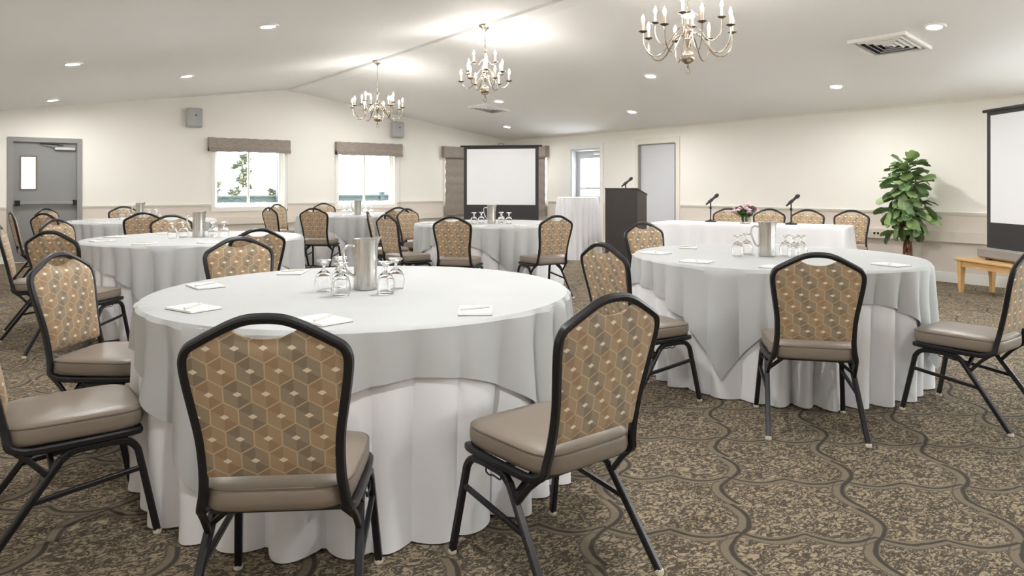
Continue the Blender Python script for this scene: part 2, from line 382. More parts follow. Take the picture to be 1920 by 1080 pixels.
# crown along the right wall
m = MB()
for z0, z1, d in ((2.315, 2.335, .012), (2.335, 2.36, .03)): m.box(XW - d, XW, YB, YW, z0, z1)
struct(m.build('trim_2', M_CREAM, smooth=False))
def rail_profile(put, spans, name, mtl=M_CREAM):
    m = MB()
    for a, b in spans:
        for z0, z1, d in ((.868, .882, .010), (.882, .900, .020), (.900, .909, .028)):
            p, q = put(a, 0, z0), put(b, d, z1)
            m.box(min(p[0], q[0]), max(p[0], q[0]), min(p[1], q[1]), max(p[1], q[1]), z0, z1)
    return struct(m.build(name, mtl, smooth=False))
pf = lambda s, d, z: (s, YW - d, z); pr = lambda s, d, z: (XW - d, s, z)
rail_profile(pf, [(XL, .05), (1.10, 3.12), (4.58, 5.52), (6.97, 8.10), (9.54, XW)], 'trim_3')
rail_profile(pr, [(YB, -2.56), (-.44, .04), (2.36, 8.41), (9.56, 10.42), (11.52, 12.17), (13.62, YW)], 'trim_4')
# cable raceway below the rail (both walls) with the wall baseboards
def bar(name, spans, put, z0, z1, d, mtl):
    m = MB()
    for a, b in spans:
        p, q = put(a, 0, z0), put(b, d, z1); m.box(min(p[0], q[0]), max(p[0], q[0]), min(p[1], q[1]), max(p[1], q[1]), z0, z1)
    return struct(m.build(name, mtl, smooth=False))
bar('trim_5', [(1.2, 8.1)], pf, .52, .655, .05, M_PLAINWALL)
bar('trim_6', [(2.4, 8.3)], pr, .52, .655, .05, M_PLAINWALL)
bar('baseboard_far', [(XL, .05), (1.10, XW)], pf, 0, .115, .014, M_WHITE)
bar('baseboard_right', [(YB, 8.41), (9.56, 10.42), (11.52, YW)], pr, 0, .13, .014, M_WHITE)

# ---- windows: casing, sill, sliding sashes, panes
def window(name, a, b, put, z0=WZ0, z1=WZ1, mtl=M_WHITE, depth=WT):
    root = empty(name, put((a + b) / 2, 0, z0)); struct(root); L = root.location.copy()
    def bx(nm, spans, mt, par=root):
        m = MB()
        for s0, s1, d0, d1, q0, q1 in spans:
            p, q = Vector(put(s0, d0, q0)) - L, Vector(put(s1, d1, q1)) - L
            m.box(min(p.x, q.x), max(p.x, q.x), min(p.y, q.y), max(p.y, q.y), q0 - L.z, q1 - L.z)
        return m.build(nm, mt, par, smooth=False)
    e = .05
    bx('casing', [(a - e, a + .01, -.0, .014, z0 + .005, z1), (b - .01, b + e, -.0, .014, z0 + .005, z1), (a - e, b + e, 0, .014, z1, z1 + .05), (a - e, b + e, 0, .016, z0 - .075, z0 + .005)], mtl)
    bx('frame', [(a, a + .05, -depth, -.09, z0 + .05, z1 - .05), (b - .05, b, -depth, -.09, z0 + .05, z1 - .05), (a, b, -depth, -.09, z1 - .05, z1), (a, b, -depth, -.09, z0, z0 + .05)], mtl)
    mid = (a + b) / 2
    for k, (s0, s1, dd) in enumerate(((a + .05, mid + .025, -.145), (mid - .025, b - .05, -.115))):
        r = .032
        sh = bx('sash', [(s0, s0 + r, dd - .012, dd + .012, z0 + .05, z1 - .05), (s1 - r, s1, dd - .012, dd + .012, z0 + .05, z1 - .05), (s0 + r, s1 - r, dd - .012, dd + .012, z0 + .05, z0 + .05 + r), (s0 + r, s1 - r, dd - .012, dd + .012, z1 - .05 - r, z1 - .05)], mtl)
        bx('pane', [(s0 + r, s1 - r, dd - .003, dd + .003, z0 + .05 + r, z1 - .05 - r)], M_PANE, sh)
    return root
for k, (a, b) in enumerate(WIN_FAR): window(f'window_{k+1}', a, b, pf)
window('window_4', *WIN_SIDE[0], pr)
n = 5
for sp, put in ((LEFT_WIN, lambda s, d, z: (XL + d, s, z)), (ADDED_BACK_WIN, lambda s, d, z: (s, YB + d, z)), (ADDED_RIGHT_WIN, pr)):
    for a, b in sp: window(f'window_{n}', a, b, put, .45, 2.15); n += 1  # out-of-view windows here are additions that serve the daylight

# ---- roman shades
def shade(a, b, put, zb, zt, drop, label, grp=None):
    """stacked valance with soft folds; drop = bottom of the lowered cloth or None"""
    root = empty('roman_shade', put((a + b) / 2, 0, zt)); L = root.location.copy()
    N = 28
    def prof(ds):
        rings = []
        for i in range(N + 1):
            s = a + (b - a) * i / N; k = .004 * sin(i * 1.7) + .003 * sin(i * .6 + 1)
            rings.append([Vector(put(s, d + (k if d > .01 else 0), z + k * .8)) - L for d, z in ds])
        return rings
    h = zt - zb
    m = MB().loft(prof([(0.016, zt), (.125, zt), (.135, zt - h * .3), (.125, zt - h * .6), (.14, zb + .03), (.12, zb - .004), (.06, zb + .002), (.016, zb + .012)]), True, True)
    m.build('valance', M_SHADE, root)
    if drop is None:
        for q in range(3):       # gathered folds tucked under the valance
            zz = zb + .012 + q * .022
            MB().loft(prof([(.03, zz + .012), (.146 - q * .004, zz + .012), (.150 - q * .004, zz), (.146 - q * .004, zz - .010), (.03, zz - .008)]), True, True).build('fold', M_SHADE, root)
    else:
        e = .07; rings = []
        zs = [zb + .03 - (zb + .03 - drop) * j / 36 for j in range(37)]
        for z in zs:
            j = (zb - z) / .21; off = .02 * max(0, sin(pi * (j % 1))) ** .6
            rings.append([Vector(put(a + e + (b - a - 2 * e) * i / 10, .06 + off, z)) - L for i in range(11)])
        back = [[p + (Vector(put(0, 0, 0)) - Vector(put(0, .012, 0))) for p in r] for r in rings]
        m = MB().loft(rings, closed=False); m.loft(list(reversed(back)), closed=False)
        m.loft([rings[-1], back[-1]], closed=False); m.loft([rings[0], back[0]], closed=False)
        m.loft([[r[0] for r in rings], [r[0] for r in back]], closed=False); m.loft([[r[-1] for r in rings], [r[-1] for r in back]], closed=False)
        m.build('lowered_cloth', M_SHADE, root)
        m = MB()
        p, q = Vector(put(a + e - .005, .05, drop - .02)) - L, Vector(put(b - e + .005, .085, drop + .015)) - L
        m.box(min(p.x, q.x), max(p.x, q.x), min(p.y, q.y), max(p.y, q.y), min(p.z, q.z), max(p.z, q.z)); m.build('hem_bar', M_SHADE, root)
    mc = MB(); sc = b - .06                     # pull cord
    if drop is None:
        pts = [Vector(put(sc, .10, zb)) - L, Vector(put(sc, .10, .80)) - L]; mc.tube(pts, .0035, 6).build('pull_cord', M_CASE, root)
        MB().lathe([(.002, .0), (.008, -.01), (.009, -.035), (.003, -.045)], 8, at=pts[1]).build('cord_weight', M_DARKMETAL, root)
    return tag(root, label, 'window shade', grp)
shade(3.07, 4.58, pf, 1.885, 2.14, None, 'taupe roman shade folded up above the window nearest the grey exit door')
shade(5.53, 7.03, pf, 1.885, 2.15, None, 'beige roman shade folded up above the window below the far chandelier')
shade(8.07, 9.57, pf, 1.88, 2.14, .60, 'taupe roman shade let down beside the corner screen, toward the folded-up shades')
shade(12.15, 13.64, pr, 1.88, 2.14, .60, 'taupe roman shade let down in the corner, on the wall of the half-glazed door')

# ---- doors
def door_exit():
    a, b, zt = DOOR_L
    r = struct(empty('door_1', ((a + b) / 2, YW, 0))); cx = (a + b) / 2; hw = (b - a) / 2
    m = MB()
    m.box(-hw - .065, -hw + .005, -.03, WT, 0, zt - .005); m.box(hw - .005, hw + .065, -.03, WT, 0, zt - .005); m.box(-hw - .065, hw + .065, -.03, WT, zt - .005, zt + .07)
    m.build('frame', M_GREYFRAME, r, smooth=False)
    wx0, wx1, wz0, wz1 = -hw + .11, -hw + .31, 1.195, 1.72
    m = MB()
    y0, y1 = .03, .075
    for x0, x1, q0, q1 in ((-hw + .004, wx0, .008, zt - .003), (wx1, hw - .004, .008, zt - .003), (wx0, wx1, .008, wz0), (wx0, wx1, wz1, zt - .003)): m.box(x0, x1, y0, y1, q0, q1)
    lf = m.build('door_leaf', M_GREYDOOR, r, smooth=False)
    m = MB()
    for x0, x1, q0, q1 in ((wx0 - .02, wx0 + .006, wz0 - .02, wz1 + .02), (wx1 - .006, wx1 + .02, wz0 - .02, wz1 + .02), (wx0 + .006, wx1 - .006, wz0 - .02, wz0 + .006), (wx0 + .006, wx1 - .006, wz1 - .006, wz1 + .02)): m.box(x0, x1, y0 - .012, y1 + .01, q0, q1)
    m.build('vision_frame', mat('bronze_frame', srgb(120, 108, 98), .4, bump=(60, .02)), lf, smooth=False)
    MB().box(wx0, wx1, .05, .056, wz0, wz1).build('vision_pane', M_PANE, lf, smooth=False)
    p = MB().cbox(-hw + .01, hw - .01, -.045, -.015, .945, .99, .006).build('push_bar', M_GREYFRAME, r)
    MB().cbox(-hw + .02, -hw + .10, -.05, .03, .925, 1.01, .008).build('latch_box', M_DARKMETAL, p)
    MB().cbox(hw - .07, hw - .01, -.05, .03, .925, 1.01, .008).build('bracket', M_DARKMETAL, p)
    c = MB().cbox(hw - .32, hw - .03, -.03, .03, 1.835, 1.895, .008).build('door_closer', M_SATIN, r)
    MB().tube([(hw - .2, -.02, 1.91), (hw - .34, -.06, 1.925), (hw - .52, -.01, 1.935)], .009, 8).build('closer_arm', M_DARKMETAL, c)
door_exit()
def door_plain():
    a, b, zt = D1; r = struct(empty('door_2', (XW, (a + b) / 2, 0))); hw = (b - a) / 2
    m = MB()
    m.box(-.018, .0, -hw - .10, -hw + .004, 0, zt - .004); m.box(-.018, 0, hw - .004, hw + .075, 0, zt - .004); m.box(-.018, 0, -hw - .10, hw + .075, zt - .004, zt + .10)
    m.build('casing', M_CREAM, r, smooth=False)
    MB().box(-.022, .17, -hw - .012, -hw + .014, 0, zt - .02).box(-.022, .17, hw - .03, hw + .002, 0, zt - .02).box(-.01, .17, -hw, hw, zt - .02, zt).build('jamb', M_GREYFRAME, r, smooth=False)
    MB().cbox(.025, .068, -hw + .014, hw - .03, .01, zt - .022, .003).build('door_leaf', M_PALEDOOR, r, smooth=False)
    for z in (.25, 1.0, 1.72): MB().cbox(-.012, .03, -hw + .012, -hw + .034, z, z + .11, .004).build('hinge', M_SATIN, r)
    k = MB().lathe([(.03, 0), (.03, .008), (.012, .012), (.012, .04), (.028, .05), (.03, .07), (.018, .082)], 14, at=(.03, hw - .09, .98), axis=(-1, 0, 0)).build('door_knob', M_SATIN, r)
door_plain()
def door_glazed():
    a, b, zt = D2; r = struct(empty('door_3', (XW, (a + b) / 2, 0))); hw = (b - a) / 2
    m = MB(); m.box(-.016, .0, -hw - .085, -hw + .004, 0, zt - .004); m.box(-.016, 0, hw - .004, hw + .075, 0, zt - .004); m.box(-.016, 0, -hw - .085, hw + .075, zt - .004, zt + .09)
    m.build('casing', M_WHITE, r, smooth=False)
    MB().box(-.0, .2, hw - .035, hw + .002, 0, zt - .035).box(0, .2, -hw - .002, -hw + .03, 0, zt - .035).box(0, .2, -hw, hw, zt - .035, zt).build('jamb', M_PALEDOOR, r, smooth=False)
    g0, g1, q0, q1 = -hw + .16, hw - .16, 1.03, 1.83
    m = MB(); x0, x1 = .14, .185
    for s0, s1, t0, t1 in ((-hw + .034, g0, .01, zt - .04), (g1, hw - .04, .01, zt - .04), (g0, g1, .01, q0), (g0, g1, q1, zt - .04), (g0, g1, 1.17, 1.21)): m.box(x0, x1, s0, s1, t0, t1)
    lf = m.build('door_leaf', M_PALEDOOR, r, smooth=False)
    MB().box(.16, .166, g0, g1, q0, q1).build('pane', M_PANE, lf, smooth=False)
    MB().cbox(.10, .14, -hw + .08, -hw + .34, 1.90, 1.95, .006).build('door_closer', M_SATIN, r)
    MB().lathe([(.03, 0), (.03, .008), (.012, .012), (.012, .04), (.028, .05), (.03, .07), (.018, .082)], 14, at=(.14, hw - .11, .98), axis=(-1, 0, 0)).build('door_knob', M_SATIN, r)
door_glazed()

# ---- wall fittings
def wall_speaker(x0, x1, z0, z1, label):
    r = empty('wall_speaker', ((x0 + x1) / 2, YW, z0)); hw = (x1 - x0) / 2; h = z1 - z0
    MB().cbox(-hw, hw, -.19, -.04, 0, h, .018).build('cabinet', M_SPEAKER, r)
    MB().cbox(-hw + .02, hw - .02, -.196, -.185, .02, h - .02, .004).build('grille', mat('grey_grille', srgb(178, 179, 180), .7, bump=(700, .3, .002)), r)
    MB().box(.0, .028, -.1995, -.195, h * .58, h * .58 + .026).build('badge', M_BLACK, r, smooth=False)
    MB().box(-.05, .05, -.05, 0, h * .4, h * .6).build('bracket', M_DARKMETAL, r, smooth=False)
    tag(r, label, 'speaker')
wall_speaker(2.69, 2.95, 2.31, 2.66, 'grey box speaker on the far wall beside the folded taupe shade, door side')
wall_speaker(6.78, 7.04, 2.29, 2.63, 'grey box speaker high on the far wall above the folded beige shade')
def outlet(y, label):
    r = empty('wall_outlet', (XW - .05, y, .587)); MB().cbox(-.008, 0, -.06, .06, -.035, .035, .003).build('cover_plate', M_CREAM, r)
    for d in (-.025, .025): MB().lathe([(.017, 0), (.017, .003), (.006, .003)], 12, at=(-.008, d, 0), axis=(-1, 0, 0)).build('socket', M_DARKMETAL, r)
    tag(r, label, 'outlet')
outlet(4.88, 'small beige power outlet on the wall strip beside the potted plant')

# ---- downlights
def downlight():
    r = empty('recessed_downlight'); MB().lathe([(.062, -.002), (.066, -.010), (.095, -.012), (.10, -.004), (.10, .004), (.06, .004)], 28).build('trim_ring', M_WHITE, r)
    MB().lathe([(.064, -.001), (.060, -.005), (.001, -.006)], 24).build('lens', M_LENS, r); return r
DL = [(2.03, 6.70, 'above the middle table toward the exit door'), (.60, 8.74, 'near the ceiling edge, one row before the grey exit door'), (2.05, 10.44, 'over the table by the grey exit door'), (.61, 12.63, 'right above the grey exit door'),
      (7.13, 2.99, 'beside the large square ceiling vent'), (8.65, 4.80, 'above the head table chairs'), (7.17, 6.61, 'over the gap between head table and podium'), (8.71, 8.46, 'above the pale solid door'), (8.73, 12.16, 'above the corner screen'), (5.64, 4.69, 'right behind the largest chandelier'), (5.58, 12.29, 'behind the farthest chandelier by the gable')]
DLX = [(.6, 5.0), (2.03, 3.0), (.6, 1.2), (7.1, -.6), (8.68, 1.1), (2.03, -.8), (7.15, 10.2)]
d0 = None
for i, t in enumerate(DL + DLX):
    x, y = t[:2]
    if d0 is None: d0 = downlight(); o = d0
    else: o = copy_tree(d0)
    o.location = (x, y, roof(x) - .004); o.rotation_euler = (0, -math.atan(SLOPE) * (1 if x < XR else -1), 0)
    lb = t[2] if len(t) > 2 else 'in the sloped ceiling, away from the set tables'
    tag(o, 'recessed downlight ' + lb, 'downlight', 'recessed downlights in the sloped ceiling')

# ---- ceiling vents
def vent(x, y, label, s=.29):
    r = empty('ceiling_vent', (x, y, roof(x))); r.scale = (1, 1, .65); r.rotation_euler = (0, math.atan(SLOPE), 0)
    def sq(a, z, b): return [(-a, -a, z), (a, -a, z), (a, a, z), (-a, a, z)], [(-b, -b, z), (b, -b, z), (b, b, z), (-b, b, z)]
    m = MB(); m.loft([[(-s, -s, 0), (s, -s, 0), (s, s, 0), (-s, s, 0)], [(-s, -s, -.05), (s, -s, -.05), (s, s, -.05), (-s, s, -.05)], [(-s + .03, -s + .03, -.05), (s - .03, -s + .03, -.05), (s - .03, s - .03, -.05), (-s + .03, s - .03, -.05)], [(-s + .03, -s + .03, -.004), (s - .03, -s + .03, -.004), (s - .03, s - .03, -.004), (-s + .03, s - .03, -.004)]])
    m.build('frame', M_WHITE, r, smooth=False)
    MB().box(-s + .02, s - .02, -s + .02, s - .02, -.006, -.002).build('dark_throat', M_BLACK, r, smooth=False)
    for k in range(4):
        a = s - .05 - k * .058; b = a - .026
        ring = lambda q, z: [(-q, -q, z), (q, -q, z), (q, q, z), (-q, q, z)]
        MB().loft([ring(a, -.012), ring(b, -.050), ring(b - .003, -.050), ring(a - .003, -.012), ring(a, -.012)]).build('vane', M_CEIL, r, smooth=False)
    MB().box(-.035, .035, -.035, .035, -.03, -.024).build('centre_plate', M_CEIL, r, smooth=False)
    tag(r, label, 'vent', 'square ceiling diffusers')
vent(7.41, 3.54, 'large square slatted ceiling vent beside a downlight, over the right side tables')
vent(7.43, 10.93, 'square slatted ceiling vent below the middle chandelier, toward the corner screen')

# ---- chandeliers
def chandelier(x, y, ztop, zball, tiers, label, link=True):
    """tiers: (count, radius, pan height above ball, phase, hub height)"""
    zc = roof(x) - .03
    r = empty('chandelier', (x, y, zc))
    MB().lathe([(.002, .03), (.075, .03), (.075, .012), (.05, -.005), (.02, -.03), (.006, -.045), (.001, -.05)], 20).build('canopy', M_PAN, r)
    z0 = zball - zc                                     # ball centre, local
    zt = ztop - zc
    ch = MB(); nl = max(3, int((-.045 - zt) / .032))
    for i in range(nl):
        z = -.045 - (i + .5) * (-.045 - zt) / nl; hh = .6 * (-.045 - zt) / nl
        pts = [((.008 * cos(t) if i % 2 else 0), (0 if i % 2 else .008 * cos(t)), z + hh * sin(t)) for t in [2 * pi * k / 10 for k in range(10)]]
        ch.tube(pts, .0028, 5, closed=True)
    ch.build('chain', M_NICKEL, r)
    H = zt - z0
    prof = [(.003, zt + .01), (.012, zt), (.030, zt - .008), (.010, zt - .02), (.010, z0 + H * .72), (.022, z0 + H * .68), (.012, z0 + H * .62), (.010, z0 + .26), (.030, z0 + .235), (.034, z0 + .215), (.020, z0 + .195), (.028, z0 + .16), (.030, z0 + .13), (.014, z0 + .10), (.012, z0 + .07)]
    MB().lathe(prof, 16).build('column', M_NICKEL, r)
    R = .062
    MB().lathe([(.012, z0 + .075)] + [(R * sin(t), z0 + R * .92 * cos(t)) for t in [.25 + (pi - .4) * k / 12 for k in range(13)]] + [(.008, z0 - .07), (.012, z0 - .078), (.005, z0 - .088)], 20).build('ball', M_NICKEL, r)
    MB().tube([(.022 * cos(t), 0, z0 - .112 + .024 * sin(t)) for t in [2 * pi * k / 16 for k in range(16)]], .003, 6, closed=True).build('finial_ring', M_NICKEL, r)
    for cnt, rad, hp, ph, hub in tiers:
        k = rad / .37
        P = catmull([(.02, 0, hub - .03), (.055 * k, 0, hub + .005), (.10 * k, 0, hub - .005), (.155 * k, 0, hub - .075 * k), (.215 * k, 0, hub - .155 * k), (.285 * k, 0, hub - .175 * k), (.345 * k, 0, hub - .125 * k), (.37 * k, 0, hub - .04 * k), (.37 * k, 0, hp)], 5)
        me_arm = MB().tube(P, .0055, 7).mesh('arm', M_NICKEL)
        me_pan = MB().lathe([(.006, hp - .008), (.018, hp - .004), (.036, hp + .006), (.037, hp + .009), (.012, hp + .006)], 14, at=(rad, 0, 0)).mesh('drip_pan', M_PAN)
        me_can = MB().lathe([(.011, hp + .004), (.011, hp + .078), (.009, hp + .082)], 10, at=(rad, 0, 0)).mesh('candle_sleeve', M_CANDLE)
        me_blb = MB().lathe([(.006, hp + .080), (.0125, hp + .095), (.014, hp + .107), (.010, hp + .126), (.004, hp + .142), (.0005, hp + .150)], 8, at=(rad, 0, 0)).mesh('bulb', M_BULB)
        for i in range(cnt):
            A = mesh_obj('arm', me_arm, r); A.location = (0, 0, z0); A.rotation_euler = (0, 0, ph + 2 * pi * i / cnt)
            for nm, me in (('drip_pan', me_pan), ('candle_sleeve', me_can), ('bulb', me_blb)): mesh_obj(nm, me, A)
    tag(r, label, 'chandelier', 'brass chandeliers hung along the ridge')
chandelier(4.60, 3.83, 2.70, 2.315, [(8, .375, .205, .2, .185), (4, .27, .305, .55, .255)], 'wide aged-nickel chandelier with two low rings of lit candles, by the square vent')
chandelier(4.60, 6.85, 2.86, 2.375, [(6, .285, .10, .35, .16), (6, .225, .20, .0, .25), (3, .145, .315, .9, .36)], 'tall three-tier nickel chandelier hung between the two wide chandeliers')
chandelier(4.60, 9.78, 2.66, 2.27, [(8, .385, .16, .1, .165), (4, .29, .23, .5, .235)], 'wide nickel chandelier on a long stem closest to the gable windows')

# ------------------------------------------------------------------ round tables and cloths
RT, ZT = .94, .762
def cloth_rip(phi, seed):
    rd = random.Random(seed); a = [rd.uniform(0, 6.28) for _ in range(6)]
    q = 17 * phi + 1.5 * sin(2 * phi + a[0]) + .8 * sin(3 * phi + a[1]) + .35 * sin(7 * phi + a[2])
    fold = 2 * abs(sin(q)) ** .75 - 1.45
    return fold * (.75 + .3 * sin(3 * phi + a[3]) + .25 * sin(5 * phi + a[4])) + .3 * sin(19 * phi + a[5])
def cloth_r(phi, d, seed, base=0.0, R=RT, H=ZT, flare=-.02, amp=.062):
    t = max(d, 0) / H
    return R + .004 + base + flare * t + amp * min(1, 1.35 * t) ** .62 * cloth_rip(phi, seed)
def under_cloth(seed, R=RT, H=ZT, flare=-.02, amp=.062, N=360):
    rings = []
    for q in (.02, .35, .7, .93): rings.append([(R * q * cos(2 * pi * i / N), R * q * sin(2 * pi * i / N), H + .003) for i in range(N)])
    rings.append([((R - .004) * cos(2 * pi * i / N), (R - .004) * sin(2 * pi * i / N), H + .002) for i in range(N)])
    for d in (.004, .012, .03, .07, .13, .2, .28, .36, .44, .52, .6, .68, .76, .84, .92, 1.0):
        if d > H - .004: break
        dd = d
        rings.append([(cloth_r(2 * pi * i / N, dd, seed, 0, R, H, flare, amp) * cos(2 * pi * i / N), cloth_r(2 * pi * i / N, dd, seed, 0, R, H, flare, amp) * sin(2 * pi * i / N), H - dd) for i in range(N)])
    dd = H - .006
    rings.append([(cloth_r(2 * pi * i / N, dd, seed, .004, R, H, flare, amp) * cos(2 * pi * i / N), cloth_r(2 * pi * i / N, dd, seed, .004, R, H, flare, amp) * sin(2 * pi * i / N), .006) for i in range(N)])
    return MB().loft(rings, True, False)
def over_cloth(seed, phi0, half=1.115, N=360, R=RT, H=ZT):
    rings = []
    for q in (.02, .35, .7, .93): rings.append([(R * q * cos(2 * pi * i / N), R * q * sin(2 * pi * i / N), H + .0065) for i in range(N)])
    rings.append([((R - .002) * cos(2 * pi * i / N), (R - .002) * sin(2 * pi * i / N), H + .006) for i in range(N)])
    e = []
    for i in range(N):
        ps = 2 * pi * i / N - phi0 + pi / 4; c = max(abs(cos(ps)), abs(sin(ps)))
        d = half / c - R; e.append(min(d, H - .03))
    for j in (.04, .1, .18, .28, .4, .52, .64, .76, .88, 1.0):
        ring = []
        for i in range(N):
            ph = 2 * pi * i / N; d = e[i] * j
            extra = .009 + .015 * (d / H) + .035 * max(0, d - .2) * (1 + sin(13 * ph + seed)) + .05 * max(0, d - .1) * max(0, sin(7 * ph + seed * 2))
            r_ = cloth_r(ph, d, seed, extra)
            ring.append((r_ * cos(ph), r_ * sin(ph), H + .004 - d))
        rings.append(ring)
    return MB().loft(rings, True, False)
def table_core(x, y, label, R=RT - .012, H=ZT):
    r = empty('round_table', (x, y, 0)); MB().lathe([(R - .01, H - .03), (R, H - .024), (R, H - .008), (R - .006, H - .002)], 48).build('tabletop', M_WOOD, r)
    for k in range(4):
        a = pi / 4 + k * pi / 2
        MB().tube([(.32 * cos(a), .32 * sin(a), H - .03), (.5 * cos(a), .5 * sin(a), .3), (.52 * cos(a), .52 * sin(a), 0)], .016, 8).build('leg', M_DARKMETAL, r)
    return tag(r, label, 'table', 'round banquet tables under cloths')
TABLES = {1: (1.37, 3.04, radians(211), 'the table farthest from the windows'), 2: (4.30, 2.84, radians(197), 'the table before the head table'),
          3: (1.46, 6.98, radians(243), 'the middle table toward the exit door'), 4: (1.58, 10.92, radians(240), 'the table by the grey exit door'),
          5: (4.78, 11.0, radians(250), 'the table under the beige shade'), 6: (5.05, 7.44, radians(254), 'the table before the corner screen')}
for k, (x, y, ph, nm) in TABLES.items():
    table_core(x, y, 'round folding table hidden under cloths, ' + nm)
    o = under_cloth(k * 7 + 1).build('tablecloth', M_UNDER); o.location = (x, y, 0); tag(o, 'white floor-length cloth with folds on ' + nm, 'tablecloth', 'white floor-length tablecloths')
    o = over_cloth(k * 7 + 1, ph).build('table_overlay', M_OVER); o.location = (x, y, 0); tag(o, 'square pale grey overlay cloth on ' + nm, 'tablecloth', 'grey overlay cloths')
ZC = ZT + .0066

# ------------------------------------------------------------------ banquet chair
def back_y(z): return -.178 - (z - .40) * .208
FRAME_HALF = [(0, .916), (.045, .9125), (.085, .899), (.13, .876), (.17, .854), (.193, .839), (.2045, .818), (.2065, .79), (.201, .74), (.190, .67), (.181, .61), (.177, .55), (.178, .48), (.184, .43)]
def frame_x(z):
    P = FRAME_HALF[6:]
    for (x0, z0), (x1, z1) in zip(P[:-1], P[1:]):
        if z1 <= z <= z0: return x0 + (x1 - x0) * (z - z0) / (z1 - z0)
    return P[0][0] if z > P[0][1] else P[-1][0]
def frame_z(x):
    P = FRAME_HALF[:7]; x = abs(x)
    for (x0, z0), (x1, z1) in zip(P[:-1], P[1:]):
        if x0 <= x <= x1: return z0 + (z1 - z0) * (x - x0) / (x1 - x0)
    return P[-1][1]
def make_chair():
    r = empty('banquet_chair')
    # continuous tube: seat rail, back, seat rail
    half = [(x, back_y(z), z) for x, z in FRAME_HALF] + [(.192, -.176, .393), (.199, -.135, .374), (.204, -.06, .372), (.207, .06, .374), (.206, .17, .376), (.197, .205, .376)]
    path = [(-p[0], p[1], p[2]) for p in reversed(half[1:])] + half
    MB().tube(catmull(path, 4), .011, square=(.0122, .005)).build('back_frame', M_FRAME, r)
    MB().tube([(-.197, .205, .376), (0, .212, .376), (.197, .205, .376)], .011, square=(.010, .004)).build('seat_rail', M_FRAME, r)
    # padded back
    NU, NV = 24, 18; zb = .487; front = []; back = []
    def ztop(u):
        x = abs(u) * .205
        zf = frame_z(min(x, .2045)) - .002
        if x < .098:
            dip = .862 + .034 * (x / .098) ** 2.2
            return min(zf, dip)
        return zf
    for j in range(NV + 1):
        v = j / NV; fr = []; bk = []
        for i in range(NU + 1):
            u = -1 + 2 * i / NU; z = zb + v * (ztop(u) - zb); x = u * min(frame_x(z) - .003, .2035)
            ed = (1 - abs(u) ** 5) * (1 - abs(2 * v - 1) ** 7)
            fr.append((x, back_y(z) + .004 + .03 * max(ed, 0) ** .6, z)); bk.append((x, back_y(z) - .006 - .007 * max(ed, 0) ** .6, z))
        front.append(fr); back.append(bk)
    m = MB().loft(front, closed=False); m.loft(back, closed=False)
    m.loft([front[0], back[0]], closed=False); m.loft([front[-1], back[-1]], closed=False)
    m.loft([[q[0] for q in front], [q[0] for q in back]], closed=False); m.loft([[q[-1] for q in front], [q[-1] for q in back]], closed=False)
    m.build('backrest', M_FAB, r, angle=50)
    # seat cushion
    def outline(ins, n=48):
        pts = []
        for i in range(n):
            t = 2 * pi * i / n; c, s_ = cos(t), sin(t); e = 2 / 5.5
            yy = .016 + (.214 - ins) * (abs(s_) ** e) * (1 if s_ >= 0 else -1)
            hw = .214 - .016 * (.5 - yy / .42) - ins
            pts.append((hw * (abs(c) ** e) * (1 if c >= 0 else -1), yy))
        return pts
    rings = []
    for ins, z in ((.03, .386), (.008, .388), (.002, .396), (0, .41), (0, .435), (.002, .445), (.006, .4515), (.02, .459), (.06, .466), (.12, .470), (.19, .471)): rings.append([(x, y, z) for x, y in outline(ins)])
    seat = MB().loft(rings, True, True).build('seat', M_VINYL, r, angle=60)
    MB().tube([(x, y, .4475) for x, y in outline(.0035)], .0042, 6, closed=True).build('piping', M_PIPE, seat)
    # legs: two bent tubes per side, front and rear
    for sx in (-1, 1):
        fl = catmull([(sx * .2035, .03, .352), (sx * .2035, .12, .353), (sx * .2045, .165, .345), (sx * .206, .193, .318), (sx * .209, .205, .27), (sx * .2265, .255, .012)], 5)
        rl = catmull([(sx * .2035, .03, .352), (sx * .2035, .0, .348), (sx * .2045, -.03, .330), (sx * .207, -.055, .30), (sx * .2265, -.262, .012)], 5)
        for P, foot in ((fl, (sx * .2265, .2555, 0)), (rl, (sx * .2265, -.263, 0))):
            L = MB().tube(P, .011, square=(.0118, .0045)).build('leg', M_FRAME, r)
            MB().lathe([(.012, 0), (.015, .003), (.015, .014), (.011, .020)], 12, at=foot).build('glide', M_GLIDE, L)
        MB().tube([(sx * .2105, .211, .245), (sx * .2145, -.122, .205)], .008, square=(.0085, .003)).build('stretcher', M_FRAME, r)
        MB().tube([(sx * .207, -.075, .285), (sx * .203, -.125, .345), (sx * .198, -.160, .376)], .008, square=(.0085, .003)).build('brace', M_FRAME, r)
        MB().tube([(sx * .204, -.06, .300), (sx * .13, -.065, .362), (sx * .10, -.07, .380)], .008, square=(.0085, .003)).build('brace', M_FRAME, r)
        MB().tube(catmull([(sx * .219, .07, .352), (sx * .221, .068, .338), (sx * .221, .05, .333), (sx * .221, .03, .338), (sx * .221, -.005, .336), (sx * .219, -.008, .352)], 4), .0028, 5).build('ganging_clip', M_DARKMETAL, r)
    MB().tube([(-.2035, .03, .356), (.2035, .03, .356)], .008, square=(.009, .003)).build('crossbar', M_FRAME, r)
    MB().box(-.17, .17, -.17, .2, .376, .388).build('seat_board', M_BLACK, r, smooth=False)
    return r
def T(k): return TABLES[k][:2]
def radial(k, ang, rad):            # centre of a chair standing at this angle round table k, facing its middle
    x, y = T(k); a = radians(ang); return (x + rad * cos(a), y + rad * sin(a), ang + 180)
